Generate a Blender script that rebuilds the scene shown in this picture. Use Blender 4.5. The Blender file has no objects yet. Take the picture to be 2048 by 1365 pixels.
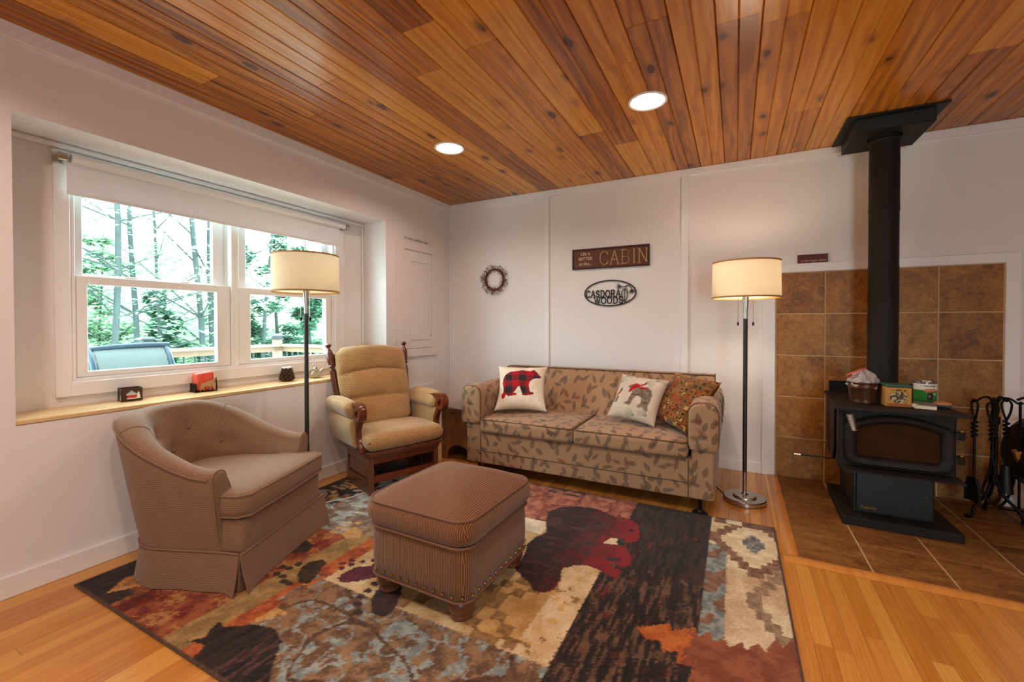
import bpy, bmesh, math, random
import numpy as np
from mathutils import Vector, Matrix
rng = random.Random(7)
PI = math.pi
R = math.radians
sc = bpy.context.scene
COL = sc.collection

# ------------------------------------------------------------------ camera, world, exposure
H = 2.44                                   # ceiling height; the room corner (left wall / back wall) is the origin
cam_d = bpy.data.cameras.new('camera')
cam = bpy.data.objects.new('camera', cam_d)
COL.objects.link(cam)
cam_d.sensor_width = 36
cam_d.lens = 865.2 / 2048 * 36
cam_d.shift_y = -23.1 / 2048
cam_d.clip_start = 0.02
yaw, pitch, roll = .4767, .0122, -.0008
fwd = Vector((-math.sin(yaw) * math.cos(pitch), math.cos(yaw) * math.cos(pitch), -math.sin(pitch)))
rgt = Vector((math.cos(yaw), math.sin(yaw), 0))
upv = rgt.cross(fwd)
rgt, upv = rgt * math.cos(roll) + upv * math.sin(roll), upv * math.cos(roll) - rgt * math.sin(roll)
cam.matrix_world = Matrix(((rgt.x, upv.x, -fwd.x, 2.7417), (rgt.y, upv.y, -fwd.y, -3.8587), (rgt.z, upv.z, -fwd.z, 1.1602), (0, 0, 0, 1)))
sc.camera = cam

sc.view_settings.view_transform = 'Standard'
sc.view_settings.look = 'None'
sc.view_settings.exposure = 0.0
sc.view_settings.gamma = 1.0
sc.view_settings.use_curve_mapping = False
sc.cycles.max_bounces = 8
sc.cycles.diffuse_bounces = 5
sc.cycles.transparent_max_bounces = 24
sc.cycles.caustics_reflective = False
sc.cycles.caustics_refractive = False
sc.cycles.sample_clamp_indirect = 6

world = bpy.data.worlds.new('overcast_sky')
sc.world = world
world.use_nodes = True
bg = world.node_tree.nodes['Background']
bg.inputs[0].default_value = (.80, .93, 1.0, 1)
bg.inputs[1].default_value = 16.0

def lamp(name, kind, loc, energy, color, size=.1, rot=(0, 0, 0), parent=None, size_y=None, portal=False, spread=None, shape=None):
    d = bpy.data.lights.new(name, kind)
    d.energy = energy
    d.color = color
    if kind == 'AREA':
        d.size = size
        if size_y: d.shape = 'RECTANGLE'; d.size_y = size_y
        if shape: d.shape = shape
        if spread: d.spread = spread
        if portal: d.cycles.is_portal = True
    else:
        d.shadow_soft_size = size
    o = bpy.data.objects.new(name, d)
    COL.objects.link(o)
    o.location = loc
    o.rotation_euler = rot
    if parent: o.parent = parent
    return o
# the sky comes in through the big window on the left and an unseen glazed door added behind the camera as fill
lamp('window_portal', 'AREA', (-.45, -2.11, 1.42), 1, (1, 1, 1), 1.2, (0, R(-90), 0), size_y=1.72, portal=True)
lamp('fill_door_portal', 'AREA', (4.15, -6.52, 1.05), 1, (1, 1, 1), .9, (R(90), 0, 0), size_y=2.0, portal=True)
WARM = (1.0, .78, .56)
CAN_W = 13.5
BULB_W = 12.0

# ------------------------------------------------------------------ colour and node helpers
def L(h):
    c = [int(h[i:i + 2], 16) / 255 for i in (0, 2, 4)]
    return tuple(x / 12.92 if x <= .04045 else ((x + .055) / 1.055) ** 2.4 for x in c)

class V:
    def __init__(s, g, k): s.g, s.k = g, k
    def __add__(a, b): return a.g.m('ADD', a, b)
    def __radd__(a, b): return a.g.m('ADD', a, b)
    def __sub__(a, b): return a.g.m('SUBTRACT', a, b)
    def __rsub__(a, b): return a.g.m('SUBTRACT', b, a)
    def __mul__(a, b): return a.g.m('MULTIPLY', a, b)
    def __rmul__(a, b): return a.g.m('MULTIPLY', a, b)
    def __truediv__(a, b): return a.g.m('DIVIDE', a, b)

class G:
    """small wrapper that writes a node material"""
    def __init__(s, name):
        s.mat = bpy.data.materials.new(name)
        s.mat.use_nodes = True
        s.nt = s.mat.node_tree
        s.nt.nodes.clear()
        s.out = s.nt.nodes.new('ShaderNodeOutputMaterial')
    def put(s, inp, v):
        if isinstance(v, V): s.nt.links.new(v.k, inp)
        elif isinstance(v, str): inp.default_value = (*L(v), 1)
        elif isinstance(v, tuple) and len(v) == 3 and inp.type == 'RGBA': inp.default_value = (*v, 1)
        else: inp.default_value = v
    def n(s, t, ins=None, out=0, **kw):
        nd = s.nt.nodes.new('ShaderNode' + t)
        for k, v in kw.items(): setattr(nd, k, v)
        for k, v in (ins or {}).items(): s.put(nd.inputs[k], v)
        return V(s, nd.outputs[out])
    def m(s, op, a, b=0.0, c=None, clamp=False):
        nd = s.nt.nodes.new('ShaderNodeMath')
        nd.operation = op
        nd.use_clamp = clamp
        s.put(nd.inputs[0], a); s.put(nd.inputs[1], b)
        if c is not None: s.put(nd.inputs[2], c)
        return V(s, nd.outputs[0])
    def abs(s, a): return s.m('ABSOLUTE', a)
    def sin(s, a): return s.m('SINE', a)
    def step(s, a, lo, hi):
        nd = s.nt.nodes.new('ShaderNodeMapRange')
        nd.interpolation_type = 'SMOOTHSTEP'
        s.put(nd.inputs[0], a); nd.inputs[1].default_value = lo; nd.inputs[2].default_value = hi
        return V(s, nd.outputs[0])
    def mix(s, f, a, b, blend='MIX'):
        nd = s.nt.nodes.new('ShaderNodeMix')
        nd.data_type = 'RGBA'
        nd.blend_type = blend
        s.put(nd.inputs[0], f); s.put(nd.inputs[6], a); s.put(nd.inputs[7], b)
        return V(s, nd.outputs[2])
    def ramp(s, f, stops):
        nd = s.nt.nodes.new('ShaderNodeValToRGB')
        el = nd.color_ramp.elements
        while len(el) < len(stops): el.new(.5)
        for e, (p, c) in zip(el, stops):
            e.position = p
            e.color = (*(L(c) if isinstance(c, str) else c), 1)
        s.put(nd.inputs[0], f)
        return V(s, nd.outputs[0])
    def pos(s): return s.n('NewGeometry')
    def uv(s): return s.n('TexCoord', out=2)
    def obj(s): return s.n('TexCoord', out=3)
    def rnd(s): return s.n('ObjectInfo', out='Random')
    def sep(s, v):
        nd = s.nt.nodes.new('ShaderNodeSeparateXYZ')
        s.put(nd.inputs[0], v)
        return [V(s, o) for o in nd.outputs]
    def comb(s, x=0., y=0., z=0.):
        nd = s.nt.nodes.new('ShaderNodeCombineXYZ')
        for i, a in enumerate((x, y, z)): s.put(nd.inputs[i], a)
        return V(s, nd.outputs[0])
    def scale(s, v, x, y, z):
        return s.n('VectorMath', {0: v, 1: (x, y, z)}, operation='MULTIPLY')
    def noise(s, v, sca=5., det=2., rough=.5, dist=0.):
        return s.n('TexNoise', {'Vector': v, 'Scale': sca, 'Detail': det, 'Roughness': rough, 'Distortion': dist})
    def bump(s, h, st=.3, d=.01):
        return s.n('Bump', {'Strength': st, 'Distance': d, 'Height': h})
    def bsdf(s, col, rough=.5, metal=0., bump=None, coat=0., sheen=0., spec=.5, emit=None, est=0., trans=0., ior=1.45, alpha=1.):
        ins = {'Base Color': col, 'Roughness': rough, 'Metallic': metal, 'Specular IOR Level': spec, 'IOR': ior}
        if bump: ins['Normal'] = bump
        if coat: ins['Coat Weight'] = coat; ins['Coat Roughness'] = .12
        if sheen: ins['Sheen Weight'] = sheen
        if emit: ins['Emission Color'] = emit; ins['Emission Strength'] = est
        if trans: ins['Transmission Weight'] = trans
        if alpha != 1.: ins['Alpha'] = alpha
        return s.n('BsdfPrincipled', ins)
    def end(s, sh):
        s.nt.links.new(sh.k, s.out.inputs[0])
        return s.mat

def plain(name, h, rough=.5, metal=0., nz=0., nsc=30., **kw):
    """one colour with a little noise in tone and relief"""
    g = G(name)
    p = g.obj()
    n = g.noise(p, nsc, 3.)
    c = L(h)
    col = g.mix(n, tuple(x * (1 - nz) for x in c), tuple(min(1, x * (1 + nz)) for x in c)) if nz else h
    b = g.bump(n, .15, .002) if nz else None
    return g.end(g.bsdf(col, rough, metal, bump=b, **kw))

M = {}
# painted linen wallpaper
g = G('wall_paint'); p = g.pos(); x, y, z = g.sep(p)
weave = g.noise(g.comb(x * 40., y * 40., z * 420.), 1., 2.) + g.noise(g.comb(x * 420., y * 420., z * 60.), 1., 2.)
tone = g.noise(p, 1.7, 3.)
M['wall'] = g.end(g.bsdf(g.mix(weave * .5, 'dcd6d4', 'ebe6e4'), .7, bump=g.bump(weave, .22, .0015), spec=.3))
M['trim'] = plain('trim_paint', 'e8e4e3', .45, nz=.02, nsc=12.)
M['vinyl'] = plain('white_vinyl', 'eceae9', .35, nz=.01)
M['hatch'] = plain('hatch_paint', 'e2dad6', .5, nz=.02)
# varnished knotty pine (one tone per board)
def pine(name, stops, knot=True, rough=.28, sc_=1., rv=.42):
    g = G(name); p = g.pos(); r = g.rnd()
    x, y, z = g.sep(p)
    off = r * 57.3
    warp = g.noise(g.comb(x * 6., y * .9, off), 1., 2.)
    gx = x * 34. + warp * 5. + off
    grain = g.noise(g.comb(gx, y * .7, off), 1.3 * sc_, 4., .6)
    rings = g.sin(gx * 3.2 + g.noise(g.comb(x * 9., y * 1.6, off), 1., 2.) * 14.) * .5 + .5
    fine = g.noise(g.comb(x * 260., y * 5., off), 1., 3.)
    t = grain * .58 + rings * .16 + fine * .26 - .05 + (r - .5) * rv + .03
    col = g.ramp(t, stops)
    if knot:
        kv = g.n('TexVoronoi', {'Vector': g.comb(x * 6.9 + r * 13., y * 3.3 + off, off), 'Scale': 1.}, out=0, voronoi_dimensions='3D')
        kd = kv + (g.noise(g.comb(x * 40., y * 18., off), 1., 2.) - .5) * .12
        sel = g.step(g.noise(g.comb(x * 3. + off, y * 1.2, off), 1., 1.), .40, .5)
        halo = g.step(kd, .36, .08) * (sel * .75 + .25)
        core = g.step(kd, .16, .115) * sel
        col = g.mix(halo * .62, col, '7a3a0e')
        col = g.mix(core * .85, col, '38190c')
    return g.end(g.bsdf(col, rough + .0, bump=g.bump(fine, .05, .001), spec=.4, coat=.12))
M['pine'] = pine('knotty_pine', [(.04, '62300a'), (.3, '9e5c15'), (.52, 'c47d20'), (.82, 'dc9f3e')])
g = G('oak_floor'); p = g.pos(); r = g.rnd(); x, y, z = g.sep(p); off = r * 61.7
gx = x * 60. + g.noise(g.comb(x * 9., y * 1.4, off), 1., 2.) * 3.
gr = g.noise(g.comb(gx, y * 1.1, off), 2.2, 4., .6)
fi = g.noise(g.comb(x * 520., y * 9., off), 1., 3.)
t = gr * .5 + fi * .3 + (r - .5) * .3 + .08
M['oak'] = g.end(g.bsdf(g.ramp(t, [(.1, '985a22'), (.4, 'bd7b33'), (.62, 'd09544'), (.9, 'e0ad62')]), .26, bump=g.bump(fi, .04, .001), coat=.3))
M['oak_trim'] = pine('oak_reducer', [(.1, 'a0602a'), (.4, 'b87434'), (.7, 'c6843e'), (.9, 'cf9048')], knot=False)
M['sill'] = pine('light_pine_sill', [(.1, 'c9a26c'), (.4, 'dcba88'), (.7, 'e6c99c'), (.9, 'ecd4ac')], knot=False, rough=.32)
# ceramic tile, each its own tone
g = G('hearth_tile'); p = g.pos(); r = g.rnd(); off = r * 37.
pv = g.n('VectorMath', {0: p, 1: g.comb(off, off * 1.7, off * .6)}, operation='ADD')
a = g.noise(pv, 8., 6., .7, .8); b = g.noise(pv, 46., 6., .75, .5)
t = a * .5 + b * .5 + (r - .5) * .1
M['tile'] = g.end(g.bsdf(g.ramp(t, [(.32, '54300d'), (.45, '875420'), (.56, 'a26d2c'), (.72, 'bd8c4c')]), .5, bump=g.bump(a * .6 + b * .4, .2, .003), spec=.45))
g = G('hearth_floor_tile'); p = g.pos(); r = g.rnd(); off = r * 37.
pv = g.n('VectorMath', {0: p, 1: g.comb(off, off * 1.7, off * .6)}, operation='ADD')
a = g.noise(g.scale(pv, .6, 1.6, 1.), 8., 6., .7, .8); b = g.noise(pv, 46., 6., .75, .5)
t = a * .5 + b * .5 + (r - .5) * .1
M['tile_floor'] = g.end(g.bsdf(g.ramp(t, [(.32, '482a0f'), (.45, '6c431d'), (.56, '875a2b'), (.72, 'a67b49')]), .5, bump=g.bump(a * .6 + b * .4, .2, .003), spec=.35))
M['grout'] = plain('grout', 'c4a47c', .9, nz=.12, nsc=60.)
# metals and the rest
M['chrome'] = plain('brushed_nickel', 'b9b4ac', .24, 1., nz=.04, nsc=80.)
M['black_pole'] = plain('black_leather_pole', '2b2725', .5, nz=.25, nsc=160.)
M['iron'] = plain('wrought_iron', '16120f', .5, .7, nz=.35, nsc=60.)
g = G('stove_steel'); p = g.obj(); n = g.noise(p, 90., 4., .7); n2 = g.noise(p, 6., 2.)
M['steel'] = g.end(g.bsdf(g.mix(n * .6 + n2 * .4, '110e0c', '2b2420'), .6, .2, spec=.3, bump=g.bump(n, .25, .0012)))
M['steel_dark'] = plain('stove_black', '0f0c0a', .5, .1, nz=.3, nsc=90.)
g = G('sooty_glass'); p = g.obj(); n = g.noise(p, 55., 4., .7); n2 = g.noise(p, 7., 2.)
M['soot'] = g.end(g.bsdf(g.mix(n * .5 + n2 * .5, '1c0f06', '462a15'), .65, spec=.06))
M['chain'] = plain('pull_chain', 'd8d0c4', .3, 1.)
M['brass'] = plain('antique_brass', '9c7238', .35, .9, nz=.1)
M['black'] = plain('black_plastic', '171514', .5)
M['ink'] = plain('dark_print', '2a211c', .8)
def pane(name, tint=(1, 1, 1), refl=.06):
    g = G(name)
    fr = g.m('POWER', g.n('LayerWeight', {'Blend': .5}, out='Facing'), 5.) * .6 + .03
    tr = g.n('BsdfTransparent', {'Color': tint})
    gl = g.n('BsdfGlossy', {'Roughness': .02})
    return g.end(g.n('MixShader', {0: fr, 1: tr, 2: gl}))
M['glass'] = pane('window_glass', (.93, 1.0, .985))
M['clear'] = pane('clear_glass', (.96, .97, .95))
# dark stained cherry wood
def stain(name, a, b, c, ax=2, rough=.28):
    g = G(name); p = g.obj(); xyz = g.sep(p)
    k = [60., 60., 60.]; k[ax] = 4.
    v = g.comb(*[q * s for q, s in zip(xyz, k)])
    n = g.noise(v, 1., 4., .6); f = g.noise(v, 5., 2.)
    return g.end(g.bsdf(g.ramp(n * .75 + f * .25 + (g.rnd() - .5) * .1, [(.25, a), (.5, b), (.75, c)]), rough, bump=g.bump(f, .05, .001), coat=.3))
M['cherry'] = stain('cherry_wood_upright', '3a180a', '562410', '72381c')
M['cherry_x'] = stain('cherry_wood_across', '43190a', '622810', '7e3d1a', 1)
M['cherry_side'] = stain('cherry_wood_panel', '47281a', '5f3622', '74462c')
M['table_wood'] = stain('side_table_wood', '6c4325', '8a5a33', 'a06e42')
M['table_top'] = stain('side_table_top', '684a42', '7c5b52', '8f6e64', 1, .22)
M['log'] = stain('split_log', '8d6230', 'b07c3c', 'c79a58')

# ------------------------------------------------------------------ fabrics
def weave_fabric(name, base, dot, hi, pu, pv_, stag=True, rough=.85, thr=.27):
    """small light dots in rows on a dark ground"""
    g = G(name); u, v, _ = g.sep(g.uv())
    uu = u / pu; vv = v / pv_
    if stag:
        row = g.m('FLOOR', vv)
        uu = uu + g.m('MODULO', row, 2.) * .5
    du = g.abs(g.m('FRACT', uu) - .5) * 2.; dv = g.abs(g.m('FRACT', vv) - .5) * 2.
    d = g.m('SQRT', du * du + dv * dv * .8)
    k = g.step(d, thr + .22, thr - .12)
    n = g.noise(g.uv(), 7., 3.); n2 = g.noise(g.uv(), 400., 2.)
    col = g.mix(k, g.mix(n, base, hi), dot)
    return g.end(g.bsdf(col, rough, bump=g.bump(k + n2 * .6, .5, .0025), sheen=.15, spec=.2))
M['tub'] = weave_fabric('brown_dotted_tweed', '755540', 'a88b6e', '83634b', .0092, .0092)
M['tub_welt'] = plain('brown_welt', '7f6049', .85, nz=.2, nsc=300.)
g = G('brown_ribbed_chenille'); u, v, _ = g.sep(g.uv())
rib = g.sin(u * (2 * PI / .0078)) * .5 + .5
tick = g.sin(v * (2 * PI / .0062) + g.m('FLOOR', u / .0078) * 2.4) * .5 + .5
n = g.noise(g.uv(), 6., 3.); f = g.noise(g.uv(), 350., 2.)
k = g.step(rib * .8 + tick * .22, .45, .95)
M['ottoman'] = g.end(g.bsdf(g.mix(k * .85, g.mix(n, '532e19', '643a20'), 'a17044'), .85, bump=g.bump(rib * .8 + f * .4, .6, .003), sheen=.2, spec=.2))
M['ottoman_welt'] = plain('brown_cord', '74503a', .85, nz=.3, nsc=300.)
# honey coloured hexagon print
g = G('gold_hexagon_chenille'); u, v, _ = g.sep(g.uv())
s3 = math.sqrt(3); P_ = .0145
u = u / P_; v = v / P_
ax = g.m('FLOORED_MODULO', u, 1.) - .5; ay = g.m('FLOORED_MODULO', v, s3) - s3 / 2
bx = g.m('FLOORED_MODULO', u - .5, 1.) - .5; by = g.m('FLOORED_MODULO', v - s3 / 2, s3) - s3 / 2
da = ax * ax + ay * ay; db = bx * bx + by * by
w = g.m('LESS_THAN', da, db)
gx_ = g.abs(ax * w + bx * (1. - w)); gy_ = g.abs(ay * w + by * (1. - w))
hd = g.m('MAXIMUM', gx_, gx_ * .5 + gy_ * (s3 / 2))
rr = g.m('SQRT', gx_ * gx_ + gy_ * gy_)
line = g.step(hd, .39, .47); dotk = g.step(rr, .16, .07)
n = g.noise(g.uv(), 9., 3.); f = g.noise(g.uv(), 300., 2.)
col = g.mix(n, 'a37843', 'c39d68')
col = g.mix(dotk * .5, col, 'e2c7a0')
col = g.mix(line * .8, col, '5c3c20')
M['hex'] = g.end(g.bsdf(col, .8, bump=g.bump((1. - line) + f * .3, .5, .003), sheen=.3, spec=.2))
# tapestry of scattered leaves
g = G('leaf_tapestry'); uvv = g.uv()
wv = g.noise(g.scale(uvv, 180., 900., 1.), 1., 2.) * .5 + g.noise(g.scale(uvv, 900., 180., 1.), 1., 2.) * .5
big = g.noise(uvv, 5., 2.)
col = g.mix(wv * .6 + big * .4, '86654a', 'b08d6b')
def leaves(col, sca, offs, seed_rot, pal):
    q = g.n('VectorMath', {0: g.scale(uvv, sca, sca, 1.), 1: offs}, operation='ADD')
    vn = g.nt.nodes.new('ShaderNodeTexVoronoi'); vn.voronoi_dimensions = '2D'
    g.put(vn.inputs['Vector'], q); vn.inputs['Scale'].default_value = 1.; vn.inputs['Randomness'].default_value = .75
    cr, cg, cb = g.sep(V(g, vn.outputs['Color']))
    lx, ly, _ = g.sep(g.n('VectorMath', {0: q, 1: V(g, vn.outputs['Position'])}, operation='SUBTRACT'))
    th = (cr - .5) * seed_rot + 1.57
    c_, s_ = g.m('COSINE', th), g.m('SINE', th)
    a = lx * c_ + ly * s_; b = g.abs(ly * c_ - lx * s_)
    Ln = cg * .15 + .33
    an = a / Ln
    prof = g.m('MAXIMUM', 1. - an * an, 0.)
    wd = (cb * .1 + .12) * prof * (1.05 - an * .35)
    barb = g.sin(a * 46. - b * 40.) * .5 + .5
    fern = g.m('GREATER_THAN', cb, .62)
    edge = wd * (1. - fern * barb * .75) - b
    leaf = g.step(edge, 0., .022)
    vein = g.m('MAXIMUM', g.step(b, .014, .004), g.step(barb, .72, .9) * (1. - fern))
    stem = g.step(b, .013, .006) * g.step(an, -1.75, -1.6) * g.step(an, 1.02, .95)
    lc = g.ramp(cb * .5 + cr * .5, pal)
    kk = g.m('MAXIMUM', leaf * (1. - vein * .55), stem * .8, clamp=True)
    return g.mix(kk * (wv * .35 + .55), col, lc)
pal = [(.2, '4a3324'), (.42, '41443a'), (.55, '5c3a2a'), (.7, '3d3b33'), (.85, '6a3325')]
col = leaves(col, 9.3, (3.1, 7.7, 0.), 1.9, pal)
col = leaves(col, 10.6, (11.53, 2.21, 0.), 3.4, pal)
M['leaf'] = g.end(g.bsdf(col, .85, bump=g.bump(wv, .3, .0015), sheen=.15, spec=.2))
M['leaf_welt'] = plain('tapestry_welt', '58402b', .85, nz=.2, nsc=200.)
# colours stored on the mesh, for woven and printed pictures
def printed(name, rough=.9, nsc=900., bst=.5, bd=.002, mul=.35):
    g = G(name)
    c = g.n('Attribute', attribute_name='print', out=0)
    n = g.noise(g.obj(), nsc, 2.)
    c2 = g.mix(1., c, g.mix(n, (1 - mul,) * 3, (1 + mul,) * 3), 'MULTIPLY')
    return g.end(g.bsdf(c2, rough, bump=g.bump(n, bst, bd), sheen=.1, spec=.15))
M['rug'] = printed('woven_rug', .95, 420., .8, .004, .4)
M['print'] = printed('printed_cotton', .85, 500., .25, .001, .06)
M['print_gloss'] = printed('printed_tin', .32, 60., .05, .001, .08)
M['shade_fabric'] = None
g = G('roller_fabric'); n = g.noise(g.scale(g.pos(), 300., 300., 900.), 1., 2.)
df = g.n('BsdfDiffuse', {'Color': g.mix(n, 'e8e8ea', 'f6f6f7')}); tl = g.n('BsdfTranslucent', {'Color': 'e6eaee'})
M['roller'] = g.end(g.n('MixShader', {0: .12, 1: df, 2: tl}))
g = G('linen_lampshade'); p = g.obj(); x, y, z = g.sep(p); an = g.m('ARCTAN2', y, x)
n = g.noise(g.comb(an * 20., z * 900., 0.), 1., 2.) * .5 + g.noise(g.comb(an * 180., z * 60., 3.), 1., 2.) * .5
cl = g.mix(n, 'e0d5bf', 'f8f2e6')
df = g.n('BsdfDiffuse', {'Color': cl}); tl = g.n('BsdfTranslucent', {'Color': cl})
M['lampshade'] = g.end(g.n('MixShader', {0: .55, 1: df, 2: tl}))
M['shade_hem'] = plain('shade_hem', 'a37b44', .8, nz=.1)

# ------------------------------------------------------------------ mesh helpers
class MB:
    def __init__(s):
        s.bm = bmesh.new()
    def add(s, verts, faces, T=None):
        vs = [s.bm.verts.new(T @ Vector(v) if T else v) for v in verts]
        for f in faces:
            try: s.bm.faces.new([vs[i] for i in f])
            except ValueError: pass
        return s
    def box(s, a, b, T=None):
        x0, y0, z0 = a; x1, y1, z1 = b
        v = [(x0, y0, z0), (x1, y0, z0), (x1, y1, z0), (x0, y1, z0), (x0, y0, z1), (x1, y0, z1), (x1, y1, z1), (x0, y1, z1)]
        return s.add(v, [(0, 3, 2, 1), (4, 5, 6, 7), (0, 1, 5, 4), (1, 2, 6, 5), (2, 3, 7, 6), (3, 0, 4, 7)], T)
    def prism(s, pts, lo, hi, axis='z', T=None):
        """polygon in the plane across AXIS, from lo to hi"""
        def P(p, h): return {'z': (p[0], p[1], h), 'y': (p[0], h, p[1]), 'x': (h, p[0], p[1])}[axis]
        n = len(pts)
        v = [P(p, lo) for p in pts] + [P(p, hi) for p in pts]
        f = [tuple(range(n - 1, -1, -1)), tuple(range(n, 2 * n))] + [(i, (i + 1) % n, n + (i + 1) % n, n + i) for i in range(n)]
        return s.add(v, f, T)
    def grid(s, rows, cu=False, cv=False, cap0=False, cap1=False, T=None):
        """rows: list of lists of points; cu closes across rows, cv closes each row"""
        nu, nv = len(rows), len(rows[0])
        v = [p for r in rows for p in r]
        f = []
        for i in range(nu if cu else nu - 1):
            for j in range(nv if cv else nv - 1):
                a, b = i, (i + 1) % nu
                c, d = j, (j + 1) % nv
                f.append((a * nv + c, a * nv + d, b * nv + d, b * nv + c))
        if cap0: f.append(tuple(range(nv - 1, -1, -1)))
        if cap1: f.append(tuple((nu - 1) * nv + j for j in range(nv)))
        return s.add(v, f, T)
    def tube(s, pts, r, n=8, closed=False, T=None, flat=1.):
        pts = [Vector(p) for p in pts]
        k = len(pts)
        rs = r if isinstance(r, (list, tuple)) else [r] * k
        rows = []
        nrm = None
        for i in range(k):
            t = (pts[(i + 1) % k] - pts[i - 1]) if closed else (pts[min(i + 1, k - 1)] - pts[max(i - 1, 0)])
            t.normalize()
            if nrm is None:
                nrm = t.orthogonal().normalized()
            else:
                nrm = (nrm - t * nrm.dot(t))
                nrm = nrm.normalized() if nrm.length > 1e-6 else t.orthogonal().normalized()
            b = t.cross(nrm)
            rows.append([pts[i] + nrm * (math.cos(2 * PI * j / n) * rs[i]) + b * (math.sin(2 * PI * j / n) * rs[i] * flat) for j in range(n)])
        return s.grid(rows, closed, True, not closed, not closed, T)
    def lathe(s, prof, n=24, c=(0, 0, 0), T=None):
        rows = [[(c[0] + r * math.cos(2 * PI * j / n), c[1] + r * math.sin(2 * PI * j / n), c[2] + z) for j in range(n)] for r, z in prof]
        return s.grid(rows, False, True, False, False, T)
    def ball(s, c, r, n=8, T=None, sq=(1, 1, 1)):
        rows = []
        for i in range(n // 2 + 1):
            a = PI * i / (n // 2)
            rr = max(math.sin(a), 1e-4)
            rows.append([(c[0] + sq[0] * r * rr * math.cos(2 * PI * j / n), c[1] + sq[1] * r * rr * math.sin(2 * PI * j / n), c[2] - sq[2] * r * math.cos(a)) for j in range(n)])
        return s.grid(rows, False, True, True, True, T)
    def rbox(s, a, b, r, n=10, puff=(0, 0, 0), T=None, warp=None):
        """rounded box, faces bulging by PUFF along each axis; WARP moves the points afterwards"""
        c = [(a[i] + b[i]) / 2 for i in range(3)]
        h = [(b[i] - a[i]) / 2 for i in range(3)]
        r = min(r, *h)
        def line(hh):
            m = max(2, n - 4)
            core = [-(hh - r) + 2 * (hh - r) * k / m for k in range(m + 1)]
            e = [r * math.tan(PI / 4 * q) for q in (1., .66, .33)]
            return [-(hh - r) - q for q in e] + core + [(hh - r) + q for q in reversed(e)]
        ls = [line(q) for q in h]
        bm = s.bm
        cache = {}
        def vert(p):
            k = tuple(round(q, 6) for q in p)
            if k in cache: return cache[k]
            core = [max(-(h[i] - r), min(h[i] - r, p[i])) for i in range(3)]
            d = Vector([p[i] - core[i] for i in range(3)])
            q = Vector(core) + (d.normalized() * r if d.length > 1e-9 else d)
            t = [q[i] / h[i] if h[i] else 0 for i in range(3)]
            for i in range(3):
                if puff[i]:
                    j, l = (i + 1) % 3, (i + 2) % 3
                    q[i] += puff[i] * t[i] * max(0, 1 - t[j] ** 2) ** .8 * max(0, 1 - t[l] ** 2) ** .8
            q = Vector([q[i] + c[i] for i in range(3)])
            if warp: q = Vector(warp(q))
            if T: q = T @ q
            cache[k] = bm.verts.new(q)
            return cache[k]
        for ax in range(3):
            i, j = (ax + 1) % 3, (ax + 2) % 3
            for sg in (-1, 1):
                for A in range(len(ls[i]) - 1):
                    for B in range(len(ls[j]) - 1):
                        qs = []
                        for (da, db) in ((0, 0), (1, 0), (1, 1), (0, 1)):
                            p = [0, 0, 0]
                            p[ax] = sg * h[ax]; p[i] = ls[i][A + da]; p[j] = ls[j][B + db]
                            qs.append(vert(p))
                        if sg < 0: qs.reverse()
                        if len(set(qs)) >= 3:
                            try: bm.faces.new(list(dict.fromkeys(qs)))
                            except ValueError: pass
        return s
    def build(s, name, mat, parent=None, bevel=0., seg=2, smooth=True, ang=38, loc=None, rot=None, uvt=None):
        bm = s.bm
        bmesh.ops.recalc_face_normals(bm, faces=bm.faces)
        if bevel:
            ed = [e for e in bm.edges if len(e.link_faces) == 2 and e.calc_face_angle(0) > R(25)]
            bmesh.ops.bevel(bm, geom=ed, offset=bevel, segments=seg, profile=.6, affect='EDGES', clamp_overlap=True)
        me = bpy.data.meshes.new(name)
        bm.to_mesh(me)
        bm.free()
        return link(name, me, mat, parent, smooth, ang, loc, rot, uvt)

def link(name, me, mat, parent=None, smooth=True, ang=38, loc=None, rot=None, uvt=None):
    nl = len(me.loops)
    if nl and not me.uv_layers and nl < 400000:
        co = np.empty(len(me.vertices) * 3, 'f'); me.vertices.foreach_get('co', co); co = co.reshape(-1, 3)
        vi = np.empty(nl, 'i'); me.loops.foreach_get('vertex_index', vi)
        nr = np.empty(len(me.polygons) * 3, 'f'); me.polygons.foreach_get('normal', nr); nr = nr.reshape(-1, 3)
        lt = np.empty(len(me.polygons), 'i'); me.polygons.foreach_get('loop_total', lt)
        ax = np.repeat(np.argmax(np.abs(nr), 1), lt)
        P = co[vi]
        uv = np.where((ax == 0)[:, None], P[:, [1, 2]], np.where((ax == 1)[:, None], P[:, [0, 2]], P[:, [0, 1]]))
        if uvt is not None: uv = uv * uvt
        me.uv_layers.new(name='UVMap').data.foreach_set('uv', uv.astype('f').ravel())
    if smooth and nl:
        me.shade_smooth()
        me.set_sharp_from_angle(angle=R(ang))
    if mat: me.materials.append(mat)
    o = bpy.data.objects.new(name, me)
    COL.objects.link(o)
    if loc: o.location = loc
    if rot: o.rotation_euler = rot
    if parent: o.parent = parent
    return o

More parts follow.
